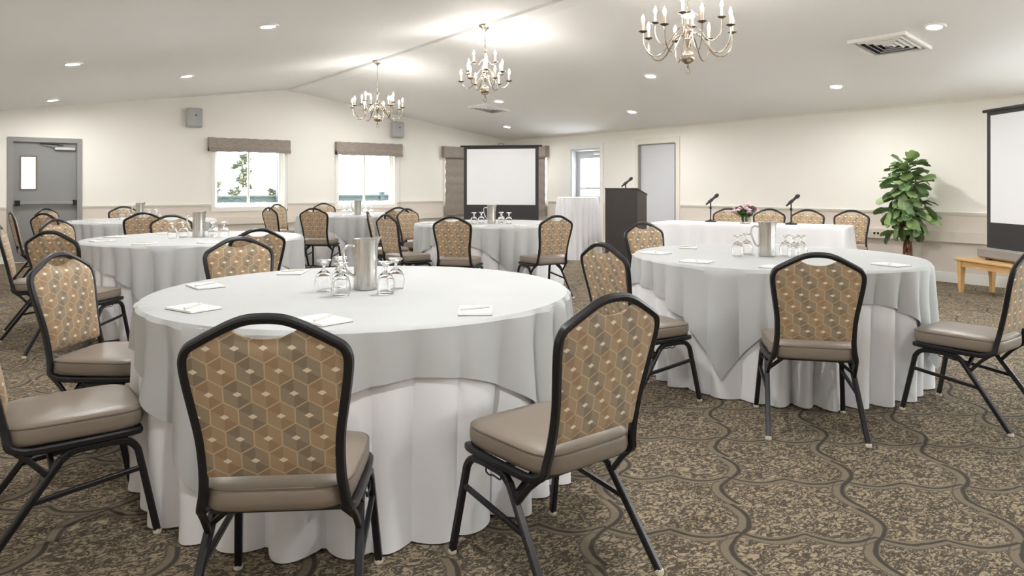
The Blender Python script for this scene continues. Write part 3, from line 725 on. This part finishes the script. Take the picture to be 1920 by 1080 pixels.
CH = [  # x, y, facing, label
    (.68, 2.03, 58.4, 'turned squarely away, at the table farthest from the windows'),
    (1.47, 1.79, 92.0, 'angled out from the table farthest from the windows, beside the open carpet'),
    (.185, 3.00, 2.4, 'whose glossy seat touches the low overlay corner, table farthest from the windows'),
    (.435, 3.84, -40, 'on the exit-door side of the table farthest from the windows'),
    (1.22, 4.28, -85, 'back to back with another, at the table farthest from the windows'),
    (3.03, 2.88, -6, 'beside a sagging overlay fold, its front showing, table before the head table'),
    (4.56, 4.05, -97, 'in front of the podium, at the table before the head table'),
    (3.39, 2.035, 41, 'with its whole back showing, at the table before the head table'),
    (4.28, 1.61, 90, 'on the wooden bench side of the table before the head table'),
    (1.54, 5.68, 95, 'back to back with another, at the middle table toward the exit door'),
    (.47, 6.19, 46, 'with angled brown back, at the middle table toward the exit door'),
    (.26, 7.12, -4, 'edge-on, at the middle table toward the exit door'),
    (.62, 7.90, -44, 'with pale front, beside the middle table toward the exit door'),
    (1.50, 8.20, -92, 'behind the pitcher of the middle table toward the exit door'),
    (1.40, 9.70, 84, 'turned away, at the table by the grey exit door'),
    (1.53, 12.12, -90, 'against the wall rail, behind the table by the grey exit door'),
    (.36, 10.70, 6, 'edge-on, right before the grey exit door'),
    (.70, 11.82, -44, 'half hidden with its front showing, right before the grey exit door'),
    (.61, 10.12, 38, 'with dark back, right before the grey exit door'),
    (3.82, 10.06, 47, 'standing clear with its back showing, at the table under the beige shade'),
    (4.80, 12.24, -92, 'behind the table under the beige shade, back to the window'),
    (4.80, 9.77, 90, 'turned away behind a tilted pair, at the table under the beige shade'),
    (3.50, 10.67, 12, 'with dark back edge, below the taupe shade near its cord'),
    (4.05, 12.14, -58, 'with pale front, below the taupe shade near its cord'),
    (4.72, 8.62, -72, 'with pale front, behind the table before the corner screen'),
    (4.06, 6.55, 41, 'turned squarely away, at the table before the corner screen'),
    (4.92, 6.15, 83, 'angled away beside the cocktail table, at the table before the corner screen'),
    (3.97, 8.06, -28, 'edge-on with pale front, at the table before the corner screen'),
    (3.79, 7.28, 7, 'with slanting brown back and bare seat, at the table before the corner screen'),
]
HEAD = [(8.215, 6.213), (8.429, 5.685), (8.616, 5.221), (8.819, 4.718)]
HL = ['behind the flowers on the head table', 'at the head table between the flowers and a microphone', 'at the head table just past the second microphone', 'at the end of the head table beside the potted plant']
c0 = make_chair()
for i, (x, y, f, lb) in enumerate(CH + [(hx, hy, 202, HL[j]) for j, (hx, hy) in enumerate(HEAD)]):
    o = c0 if i == 0 else copy_tree(c0)
    o.location = (x, y, 0); o.rotation_euler = (0, 0, radians(f - 90))
    tag(o, 'hexagon-patterned chair ' + lb, 'chair', 'black-framed banquet chairs')

# ------------------------------------------------------------------ table settings
def make_pitcher():
    r = empty('water_pitcher')
    R, h = .053, .235
    prof = [(.048, 0), (R, .004), (R + .001, .02), (R, .1), (R - .001, h - .03), (R + .002, h), (R - .001, h + .001), (R - .004, h - .02), (R - .005, .012), (.004, .010)]
    m = MB(); n = 36; rings = []
    for rr, z in prof:
        ring = []
        for i in range(n):
            t = 2 * pi * i / n; k = max(0, cos(t)) ** 10 * max(0, (z - h + .05) / .05) * .022
            ring.append(((rr + k) * cos(t), (rr + k) * sin(t), z + k * .35))
        rings.append(ring)
    m.loft(rings, True, True).build('body', M_STEEL, r)
    MB().tube(catmull([(-R + .004, 0, h - .035), (-R - .03, 0, h - .03), (-R - .048, 0, h - .05), (-R - .046, 0, h - .09), (-R - .025, 0, h - .15), (-R + .002, 0, h - .172)], 5), .0062, 8).build('handle', M_STEEL, r)
    MB().lathe([(.001, h - .012), (R - .004, h - .012), (R - .004, h - .006), (.001, h - .004)], 24).build('ice_guard', M_DARKMETAL, r)
    return r
def make_goblet():
    r = empty('water_goblet')
    prof = [(.0345, 0), (.0360, .004), (.0405, .03), (.0415, .045), (.038, .065), (.028, .083), (.014, .095), (.0075, .102), (.0065, .108), (.0075, .118), (.016, .130), (.031, .137), (.0335, .141), (.032, .143), (.012, .143), (.001, .1425)]
    inner = [(.0335, 0.0), (.0345, .004), (.039, .03), (.040, .045), (.0365, .064), (.0265, .081), (.012, .091), (.001, .093)]
    rings = []; n = 28
    for rr, z in list(reversed(inner)) + prof: rings.append([(max(rr, 1e-4) * cos(2 * pi * i / n), max(rr, 1e-4) * sin(2 * pi * i / n), z) for i in range(n)])
    MB().loft(rings, True, True).build('goblet_body', M_GLASS, r, angle=80)
    return r
def make_pad():
    r = empty('notepad')
    MB().box(-.0635, .0635, -.09, .09, 0, .0015).build('backing_card', M_BOARD, r, smooth=False)
    MB().box(-.063, .063, -.0895, .0895, .0016, .0085).build('paper_sheets', M_PAPER, r, smooth=False)
    MB().tube([(-.055, -.03, .0125), (.0, .0, .0125), (.05, .027, .0125), (.058, .0316, .0125)], [.0042, .0042, .004, .001], 8).build('pen', M_PENMAT, r)
    return r
P0, G0, N0 = make_pitcher(), make_goblet(), make_pad(); first = {'p': 0, 'g': 0, 'n': 0}
def put(kind, proto, x, y, rz, z=ZC):
    o = proto if not first[kind] else copy_tree(proto); first[kind] = 1
    o.location = (x, y, z + .0005); o.rotation_euler = (0, 0, rz); return o
camdir = lambda x, y: atan2(-y, -x)
PITCH = {1: (1.36, 3.02), 2: (4.20, 2.82), 3: (1.48, 7.0), 4: (1.57, 11.1), 5: (4.75, 10.86), 6: (5.0, 7.3)}
GOB = {1: [(1.18, 3.07), (1.195, 2.91), (1.29, 3.15), (1.375, 2.84), (1.48, 2.95)], 2: [(4.06, 2.95), (4.23, 3.0), (4.30, 2.68), (4.36, 2.78), (4.42, 2.70)]}
PADS = {1: [(.60, 2.93, .35), (.78, 3.55, .1), (1.29, 3.82, -.55), (1.46, 2.24, -.6), (.92, 2.40, .2)], 2: [(3.74, 3.40, .15), (3.53, 2.87, .25), (3.66, 2.38, .1), (4.33, 2.06, -.2), (4.28, 3.56, -.9)]}
PADL = {1: ['above the low overlay corner', 'facing the exit-door side chair', 'before the back-to-back chair', 'facing the angled-out chair', 'before the squarely turned chair'],
        2: ['facing the podium', 'above a sagging overlay fold', 'before the chair with whole back showing', 'facing the wooden bench side', 'facing the head table']}
rnd = random.Random(5)
for k in TABLES:
    nm = TABLES[k][3]; x, y = PITCH[k]; cd = camdir(x, y)
    o = put('p', P0, x, y, cd + pi / 2 + .25); tag(o, 'tall stainless steel water pitcher on ' + nm, 'pitcher', 'steel water pitchers')
    if k in GOB: gs = GOB[k]
    else:
        rx, ry = cos(cd + pi / 2), sin(cd + pi / 2)     # to the right as seen from the room's open side
        gs = [(x + rx * a + cos(cd) * b, y + ry * a + sin(cd) * b) for a, b in ((-.22, .03), (-.13, -.09), (.12, .02), (.22, .06), (.13, -.11))]
    for gx, gy in gs:
        o = put('g', G0, gx, gy, 0); tag(o, 'clear upturned water goblet on ' + nm, 'glass', 'upturned goblets on ' + nm)
    if k in PADS: ps = PADS[k]
    else:
        tx, ty = T(k); ps = [(tx + .76 * cos(a), ty + .76 * sin(a), a + pi / 2 + rnd.uniform(-.3, .3)) for a in [radians(rnd.uniform(-6, 6) + q) for q in (100, 140, 178, 222, 262, 305)]]
    for q, (px, py, pa) in enumerate(ps):
        o = put('n', N0, px, py, pa); tag(o, ('white notepad ' + PADL[k][q] + ', ' if k in PADL else 'white notepad with pen on ') + nm, 'notepad', 'notepads on ' + nm)

# ------------------------------------------------------------------ head table, cocktail table, podium
HPSI = radians(22); HD = Vector((sin(HPSI), -cos(HPSI))); HWd = Vector((cos(HPSI), sin(HPSI)))
HF = Vector((7.76, 4.19)); HLEN, HWID = 2.34, .76
HC = HF - HD * (HLEN / 2) + HWd * (HWID / 2)
r = empty('head_table', (HC.x, HC.y, 0), HPSI); a, b = HWID / 2 - .01, HLEN / 2 - .01
MB().cbox(-a, a, -b, b, ZT - .03, ZT - .002, .004).build('tabletop', M_WOOD, r)
for sx in (-1, 1):
    for sy in (-1, 1): MB().tube([(sx * (a - .08), sy * (b - .15), 0), (sx * (a - .08), sy * (b - .15), ZT - .03)], .016, 8).build('leg', M_DARKMETAL, r)
tag(r, 'long folding table under a white cloth by the rail wall', 'table')
def rect_cloth(hx, hy, H, seed, drop=.74, amp=.03, pitch=.02, flare=.05, cr=.05):
    pts = []                 # rounded rectangle outline, with outward normals
    def seg(p, q, n):
        for i in range(n): t = i / n; pts.append(((p[0] + (q[0] - p[0]) * t, p[1] + (q[1] - p[1]) * t)))
    nx, ny = max(4, int(2 * hx / pitch)), max(4, int(2 * hy / pitch)); c = cr
    def arc(cx, cy, a0):
        for i in range(8): t = a0 + (pi / 2) * i / 8; pts.append((cx + c * cos(t), cy + c * sin(t)))
    seg((-hx + c, -hy), (hx - c, -hy), nx); arc(hx - c, -hy + c, -pi / 2); seg((hx, -hy + c), (hx, hy - c), ny); arc(hx - c, hy - c, 0)
    seg((hx - c, hy), (-hx + c, hy), nx); arc(-hx + c, hy - c, pi / 2); seg((-hx, hy - c), (-hx, -hy + c), ny); arc(-hx + c, -hy + c, pi)
    N = len(pts); rd = random.Random(seed); nor = []
    for i in range(N):
        p, q = pts[i - 1], pts[(i + 1) % N]; dx, dy = q[0] - p[0], q[1] - p[1]; l = sqrt(dx * dx + dy * dy) or 1; nor.append((dy / l, -dx / l))
    per = 2 * pi / N; ks = [rd.randint(10, 40) for _ in range(6)]; phs = [rd.uniform(0, 6.28) for _ in range(6)]
    rings = [[(p[0] * .5, p[1] * .5, H + .003) for p in pts], [(p[0] * .97, p[1] * .97, H + .003) for p in pts], [(p[0], p[1], H + .001) for p in pts]]
    for d in (.01, .04, .1, .18, .28, .38, .48, .58, .68, drop):
        t = d / drop; ring = []
        for i, p in enumerate(pts):
            s = sum(sin(kk * per * i + pp) for kk, pp in zip(ks, phs)) / 3.2; corner = min(1, max(0, abs(p[0]) / hx + abs(p[1]) / hy - 1.62) * 3)
            o = .005 + flare * t + amp * t ** .8 * s + .08 * corner * t
            o = max(o, .004 + .02 * t)
            ring.append((p[0] + nor[i][0] * o, p[1] + nor[i][1] * o, H - d))
        rings.append(ring)
    return MB().loft(rings, True, False)
o = rect_cloth(HWID / 2, HLEN / 2, ZT, 4, drop=ZT - .01, amp=.075, flare=.03).build('tablecloth', M_UNDER); o.location = (HC.x, HC.y, 0); o.rotation_euler = (0, 0, HPSI)
tag(o, 'white rectangular cloth draped over the long head table', 'tablecloth')

CX, CY, CHH = 7.98, 9.03, 1.05
r = empty('cocktail_table', (CX, CY, 0)); MB().lathe([(.33, CHH - .028), (.34, CHH - .02), (.34, CHH - .004), (.335, CHH - .001)], 32).build('tabletop', M_WOOD, r)
MB().lathe([(.2, 0), (.2, .012), (.03, .03), (.025, CHH - .03)], 20).build('pedestal', M_DARKMETAL, r); tag(r, 'tall cocktail table hidden under a pleated cloth beside the podium', 'table')
N = 240; rings = []
for q in (.05, .6, .97): rings.append([(.352 * q * cos(2 * pi * i / N), .352 * q * sin(2 * pi * i / N), CHH + .003) for i in range(N)])
for d in (0, .01, .03, .08, .2, .4, .6, .8, 1.0, CHH - .006):
    t = d / CHH; rings.append([((.352 + .055 * t + .020 * min(1, t * 4 + .25) * sin(26 * 2 * pi * i / N + .5 * sin(3 * 2 * pi * i / N))) * cos(2 * pi * i / N), (.352 + .055 * t + .020 * min(1, t * 4 + .25) * sin(26 * 2 * pi * i / N + .5 * sin(3 * 2 * pi * i / N))) * sin(2 * pi * i / N), CHH - d) for i in range(N)])
o = MB().loft(rings, True, False).build('tablecloth', M_UNDER); o.location = (CX, CY, 0); tag(o, 'white pleated floor-length cloth on the tall cocktail table by the podium', 'tablecloth')

PX, PY = 7.86, 7.76                     # podium centre
PA = -YAW + radians(-30)                # its front turned a little from the room's open side
r = empty('podium', (PX, PY, 0), PA)
hw, hd, hf, hb = .26, .215, 1.195, 1.10
m = MB(); v = []
for z0, inset in ((0, 0),): pass
m.add([(-hw, -hd, 0), (hw, -hd, 0), (hw, hd, 0), (-hw, hd, 0), (-hw, -hd, hf), (hw, -hd, hf), (hw, hd, hb), (-hw, hd, hb)], [(0, 3, 2, 1), (0, 1, 5, 4), (1, 2, 6, 5), (2, 3, 7, 6), (3, 0, 4, 7), (4, 5, 6, 7)])
m.build('body', M_BLACKLAM, r, smooth=False)
sl = (hb - hf) / (2 * hd)
m = MB(); m.add([(-hw - .008, -hd - .008, hf + .0), (hw + .008, -hd - .008, hf), (hw + .008, hd + .01, hb), (-hw - .008, hd + .01, hb), (-hw - .008, -hd - .008, hf + .018), (hw + .008, -hd - .008, hf + .018), (hw + .008, hd + .01, hb + .018), (-hw - .008, hd + .01, hb + .018)], [(0, 3, 2, 1), (0, 1, 5, 4), (1, 2, 6, 5), (2, 3, 7, 6), (3, 0, 4, 7), (4, 5, 6, 7)])
m.build('reading_top', M_BLACKLAM, r, smooth=False)
MB().box(-hw + .02, hw - .02, -hd - .003, -hd + .003, .0, .08).build('plinth', M_BLACK, r, smooth=False)
tag(r, 'dark laminate podium with slanted top before the pale door', 'podium')

def microphone(loc, rz, label, podium=False, h=.27):
    r = empty('microphone', loc, rz)
    if podium: h = .10; MB().lathe([(.022, 0), (.022, .01), (.01, .014)], 14).build('base', M_BLACK, r)
    else: MB().lathe([(.072, 0), (.075, .006), (.070, .014), (.02, .026), (.012, .034)], 24).build('base', M_BLACK, r)
    MB().tube([(0, 0, .01), (0, 0, h)], .0085, 10).build('stand_pole', M_BLACK if not podium else M_DARKMETAL, r)
    if not podium: MB().lathe([(.010, h - .10), (.015, h - .095), (.015, h - .07), (.010, h - .065)], 12).build('collar', M_BLACK, r)
    d = Vector((cos(radians(38)), 0, sin(radians(38)))); p = Vector((0, 0, h + .012))
    MB().lathe([(.019, -.035), (.021, -.03), (.021, .025), (.017, .03)], 12, at=p, axis=d).build('clip', M_BLACK, r)
    b = MB().lathe([(.009, -.085), (.0115, -.08), (.0145, -.02), (.017, .07), (.0175, .085)], 14, at=p, axis=d).build('handle', M_BLACK, r)
    MB().lathe([(.0175, .085), (.024, .092), (.0255, .11), (.022, .13), (.012, .141), (.001, .143)], 14, at=p, axis=d).build('grille', M_DARKMETAL, b)
    return tag(r, label, 'microphone')
def hpos(wd, t): q = HF + HWd * wd - HD * t; return (q.x, q.y)
microphone((*hpos(.55, 1.70), ZT + .004), -YAW + .2, 'black microphone on a round-base stand, near the door end of the head table')
microphone((*hpos(.46, .67), ZT + .004), -YAW + .2, 'black microphone on a round-base stand, near the plant end of the head table')
pm = Matrix.Rotation(PA, 3, 'Z') @ Vector((-.0, -.02, hf + sl * (hd - .02) + .019))
microphone((PX + pm.x, PY + pm.y, pm.z + .004), -YAW + .2, 'black microphone on a short stem on top of the podium', True)

# flowers in a glass bowl on the head table
FX, FY = hpos(.30, 1.19)
r = empty('flower_vase', (FX, FY, ZT + .0035))
n = 24; rings = []
for rr, z in [(.001, .008), (.058, .009), (.066, .04), (.062, .086), (.060, .094), (.063, .095), (.066, .086), (.070, .04), (.062, .004), (.058, 0), (.001, 0)]: rings.append([(max(rr, 1e-4) * cos(2 * pi * i / n), max(rr, 1e-4) * sin(2 * pi * i / n), z) for i in range(n)])
MB().loft(rings, True, True).build('glass_bowl', M_GLASS, r, angle=70); tag(r, 'low clear glass bowl holding flowers on the head table', 'vase')
r = empty('flower_bouquet', (FX, FY, ZT + .02)); rd = random.Random(3)
for i in range(46):
    a = rd.uniform(0, 2 * pi); t = sqrt(rd.random()); R_ = .155 * t; z = .125 + .085 * (1 - t * t) + rd.uniform(-.015, .02)
    x, y = R_ * cos(a), R_ * sin(a)
    MB().tube([(x * .25, y * .25, .012), (x * .4, y * .4, .075), (x, y, z)], .0022, 5).build('stem', M_STEM, r)
    mt = rd.choice([M_PINK, M_PINK, M_PALEPINK, M_PLUM] if t < .8 else [M_PALEPINK, M_PINK, M_PLUM, M_PALEPINK])
    mm = MB(); s = rd.uniform(.026, .036)
    for q in range(9):
        aa = q * 2.4; k = sqrt(q / 9); mm.sphere((x + s * .75 * k * cos(aa), y + s * .75 * k * sin(aa), z + s * .5 * (1 - k)), s * .42, 6, 4, (1, 1, .6))
    mm.build('flower', mt, r)
for i in range(130):
    a = rd.uniform(0, 2 * pi); z = rd.uniform(.07, .15); R_ = rd.uniform(.05, .13); d = Vector((cos(a), sin(a), rd.uniform(-.2, .6))).normalized(); p = Vector((R_ * .45 * cos(a), R_ * .45 * sin(a), z)); s = Vector((-sin(a), cos(a), 0)); q = p + d * rd.uniform(.05, .085)
    c_ = (p + q) / 2 + Vector((0, 0, .008)); MB().add([p, c_ + s * .02, q, c_ - s * .02, c_ + Vector((0, 0, -.003))], [(0, 1, 4), (1, 2, 4), (2, 3, 4), (3, 0, 4)]).build('leaf', M_STEM, r)
tag(r, 'pink and white flower bouquet in the glass bowl on the head table', 'bouquet')

# ------------------------------------------------------------------ projection screens
def screen(p_far, p_near, z_case, z_case_top, zb, z0, z1, label):
    """p_far -> p_near: ends of the screen line on plan; zb bottom of black, z0..z1 white area"""
    a, b = Vector((*p_far, 0)), Vector((*p_near, 0)); L = (b - a).length; mid = (a + b) / 2; d = (b - a).normalized()
    r = empty('projection_screen', (mid.x, mid.y, z_case), atan2(d.y, d.x)); h = L / 2; zc = lambda z: z - z_case
    MB().cbox(-h - .09, h + .09, -.07, .10, 0.006 if z_case < .1 else .012, zc(z_case_top), .02).build('case', M_CASE, r)
    for sx in (-1, 1): MB().box(sx * (h - .1) - .03, sx * (h - .1) + .03, -.065, .095, 0, .014).build('foot', M_BLACK, r, smooth=False)
    f = MB().box(-h, h, -.004, .004, zc(z_case_top) - .01, zc(z1) + .05).build('black_border', M_SCRBLACK, r, smooth=False)
    MB().box(-h + .065, h - .065, -.0065, -.0042, zc(z0), zc(z1)).build('white_surface', M_SCREEN, f, smooth=False)
    t = MB().cbox(-h - .07, h + .07, -.015, .02, zc(z1) + .04, zc(z1) + .075, .006).build('top_bar', M_DARKMETAL, r)
    MB().tube(catmull([(-.05, 0, zc(z1) + .07), (-.05, 0, zc(z1) + .10), (.05, 0, zc(z1) + .10), (.05, 0, zc(z1) + .07)], 4), .005, 6).build('handle', M_DARKMETAL, t)
    MB().tube([(0, .05, zc(z_case_top) - .03), (0, .05, zc(z1) + .06)], .014, 10).build('support_pole', M_SATIN, r)
    for q in (.8,): MB().box(-.03, .03, .015, .055, zc(z1) + .045, zc(z1) + .07).build('hook', M_DARKMETAL, r, smooth=False)
    tag(r, label, 'projection screen', 'portable projection screens')
screen((7.53, 11.98), (8.60, 10.90), 0, .09, .2, .865, 1.985, 'white portable projection screen in the far corner between two lowered shades')
BZ = .405
e = Vector((.60, .80))
F = Vector((9.17, 3.28)); Nn = F - e * 1.62
screen((F.x, F.y), (Nn.x, Nn.y), BZ, BZ + .135, .53, .83, 2.05, 'white portable projection screen standing on the light wooden bench')
# wooden bench under it
bc = (F + Nn) / 2 + Vector((.06, -.03)); ba = atan2(e.y, e.x) + radians(6)
r = empty('wooden_bench', (bc.x, bc.y, 0), ba); bl, bw = 1.02, .24
MB().cbox(-bl, bl, -bw, bw, BZ - .03, BZ - .002, .006).build('seat_board', M_WOOD, r)
for sy in (-1, 1): MB().box(-bl + .1, bl - .1, sy * (bw - .04) - .012, sy * (bw - .04) + .012, BZ - .10, BZ - .03).build('apron', M_WOOD, r, smooth=False)
for sx in (-1, 1):
    MB().box(sx * (bl - .09) - .012, sx * (bl - .09) + .012, -bw + .06, bw - .06, BZ - .10, BZ - .03).build('apron', M_WOOD, r, smooth=False)
    for sy in (-1, 1):
        def q(s, z, k): c0 = Vector((sx * (bl - .08) + sx * .0 * k, sy * (bw - .045), z)); return [c0 + Vector((dx * s, dy * s, 0)) for dx, dy in ((-1, -1), (1, -1), (1, 1), (-1, 1))]
        MB().loft([q(.018, 0, 1), q(.032, BZ - .10, 0), q(.032, BZ - .03, 0)], True, True).build('leg', M_WOOD, r, smooth=False)
tag(r, 'light maple bench with tapered legs carrying a projection screen', 'bench')
r = empty('subwoofer', (9.56, 2.72, 0), ba); MB().cbox(-.24, .24, -.19, .19, .05, .33, .012).build('cabinet', M_BLACK, r)
for sx in (-1, 1):
    for sy in (-1, 1): MB().lathe([(.03, -.012), (.032, -.01), (.032, .01), (.03, .012)], 14, at=(sx * .2, sy * .15, .032), axis=(0, 1, 0)).build('caster', M_BLACK, r)
MB().lathe([(.035, -.02), (.04, -.015), (.04, .015), (.035, .02)], 14, at=(.27, -.0, .09), axis=(0, 1, 0)).build('wheel', M_DARKMETAL, r)
tag(r, 'black wheeled box speaker on the floor behind the wooden bench', 'speaker')

# ------------------------------------------------------------------ potted plant
def plant(x, y):
    r = empty('potted_plant', (x, y, 0)); rd = random.Random(11)
    MB().lathe([(.13, 0), (.14, .01), (.17, .26), (.178, .27), (.178, .30), (.165, .30), (.16, .26), (.001, .255)], 28).build('pot', M_POT, r)
    MB().lathe([(.158, .255), (.155, .27), (.001, .275)], 20).build('soil', M_SOIL, r)
    tips = []
    for i in range(6):
        a = i * 1.05; b = a + 2.2
        top = rd.uniform(1.05, 1.45) if i else 1.56
        P = catmull([(.055 * cos(a), .055 * sin(a), .26), (.04 * cos(a + .8), .04 * sin(a + .8), .45), (.045 * cos(b), .045 * sin(b), .68), (.07 * cos(b + .4), .07 * sin(b + .4), .95), (.13 * cos(b + .5) * (i > 0), .13 * sin(b + .5) * (i > 0), top)], 5)
        MB().tube(P, [.017 - .009 * j / len(P) for j in range(len(P))], 8).build('stem', M_TRUNK, r); tips.append(P)
    # leaf: broad, fiddle shaped, with a folded midrib and wavy rim
    rows = [(0, .006), (.025, .034), (.05, .047), (.08, .053), (.11, .062), (.14, .066), (.165, .060), (.185, .040), (.196, .008)]
    vs = []; fs = []
    for j, (yy, hw) in enumerate(rows):
        for i in range(5):
            u = (i - 2) / 2; vs.append((u * hw, yy, .016 * abs(u) + .005 * sin(yy * 70 + i) * abs(u) - 1.6 * yy * yy))
    for j in range(len(rows) - 1):
        for i in range(4): a = j * 5 + i; fs.append((a, a + 1, a + 6, a + 5))
    me = MB().add(vs, fs).add([(p[0], p[1], p[2] - .0018) for p in vs], [tuple(reversed(q)) for q in fs]).tube([(0, -.045, .012), (0, -.02, .003), (0, .01, 0)], .0028, 5).mesh('leaf', M_LEAF, angle=60)
    for i in range(150):
        z = .66 + .90 * (i + .5) / 150; t = (z - .66) / .90
        rad = .30 * sin(pi * min(1, .22 + .72 * t)) ** .8; a = i * 2.399 + rd.uniform(-.4, .4); q = rd.uniform(.08, .72)
        o = mesh_obj('leaf', me, r); s = rd.uniform(.75, 1.12)
        o.location = (rad * q * cos(a), rad * q * sin(a), z + rd.uniform(-.04, .04)); o.scale = (s, s, s)
        o.rotation_euler = (rd.uniform(-1.25, .1) + 1.1 * t * t, rd.uniform(-.7, .7), a - pi / 2 + rd.uniform(-.5, .5))
    return tag(r, 'fiddle-leaf plant with braided brown stems in a pot by the rail wall', 'plant')
plant(9.42, 4.27)

# ------------------------------------------------------------------ outdoors: deck, rail, trees
struct(MB().box(-60, 80, YW + WT + 3.4, 140, -3.3, -3.0).build('ground', M_GRASS, smooth=False))
dk = struct(empty('deck', (0, 0, 0)))
for k in range(22): MB().box(-2, 12, YW + WT + .02 + k * .14, YW + WT + .02 + k * .14 + .13, -.16, -.12).build('deck_board', M_DECK, dk, smooth=False)
DY = YW + WT + 2.8
r = empty('deck_railing', (0, DY, -.12)); rz = .12
MB().box(-2, 12, -.03, .03, rz + .86, rz + .90).box(-2, 12, -.07, .07, rz + .98, rz + 1.02).build('top_rail', M_RAIL, r, smooth=False)
MB().box(-2, 12, -.02, .02, rz + .87, rz + .99).build('rail_board', M_RAIL, r, smooth=False)
MB().box(-2, 12, -.02, .02, rz + .05, rz + .10).build('bottom_rail', M_RAIL, r, smooth=False)
bal = MB().box(-.02, .02, -.02, .02, rz + .08, rz + .87).mesh('baluster', M_RAIL, smooth=False)
for k in range(88): o = mesh_obj('baluster', bal, r); o.location = (-1.9 + k * .158, 0, 0)
for x in (-.6, 1.2, 3.72, 6.75, 8.0, 9.8): MB().box(x - .06, x + .06, -.06, .06, 0, rz + 1.06).box(x - .075, x + .075, -.075, .075, rz + 1.06, rz + 1.09).build('post', M_RAIL, r, smooth=False)
tag(r, 'grey-green deck railing with balusters outside the far windows', 'railing')
r = empty('porch_post', (5.30, DY - .15, -.12)); MB().cbox(-.07, .07, -.07, .07, 0, 3.6, .01).build('shaft', M_RAIL, r); MB().cbox(-.1, .1, -.1, .1, 0, .12, .01).build('base_block', M_RAIL, r)
tag(r, 'square grey-green porch post outside the window nearest the exit door', 'post')
def pine(x, y, h, seed, label):
    r = empty('pine_tree', (x, y, -3.0)); rd = random.Random(seed)
    MB().tube([(0, 0, 0), (rd.uniform(-.2, .2), 0, h * .5), (rd.uniform(-.2, .2), 0, h)], [.16, .11, .03], 8).build('trunk', M_BARK, r)
    m = MB()
    for j in range(26):
        z = h * (.28 + .72 * j / 26); a = rd.uniform(0, 2 * pi); L = (1.0 - .75 * j / 26) * rd.uniform(.7, 1.15) * h * .2
        for q in range(9):
            t = rd.uniform(.25, 1); p = Vector((L * t * cos(a), L * t * sin(a), z + .12 * sin(t * 3) + rd.uniform(-.1, .1)))
            for _ in range(4):
                d = Vector((rd.uniform(-1, 1), rd.uniform(-1, 1), rd.uniform(-.2, .5))).normalized() * rd.uniform(.2, .4); s = d.cross(Vector((0, 0, 1))).normalized() * .075
                m.add([p - s, p + d * .5 - s * 1.2, p + d, p + d * .5 + s * 1.2, p + s, p + d * .5 + Vector((0, 0, .04))], [(0, 1, 5), (1, 2, 5), (2, 3, 5), (3, 4, 5), (4, 0, 5)])
    m.build('foliage', M_PINE, r)
    tag(r, label, 'tree', 'pines beyond the deck')
for i, (x, y, h, lb) in enumerate([(6.8, 31, 5.4, 'pale pine rising at the frame edge of the window nearest the exit door'), (9.3, 35, 5.7, 'tallest pale pine at the middle of the window nearest the exit door'), (12.0, 37, 4.4, 'low pale pine beside the porch post outside'), (9.2, 41, 4.6, 'faint pine behind the tallest one outside the window'), (13.6, 44, 3.9, 'short distant pine to the side of the porch post')]): pine(x, y, h, i, lb)
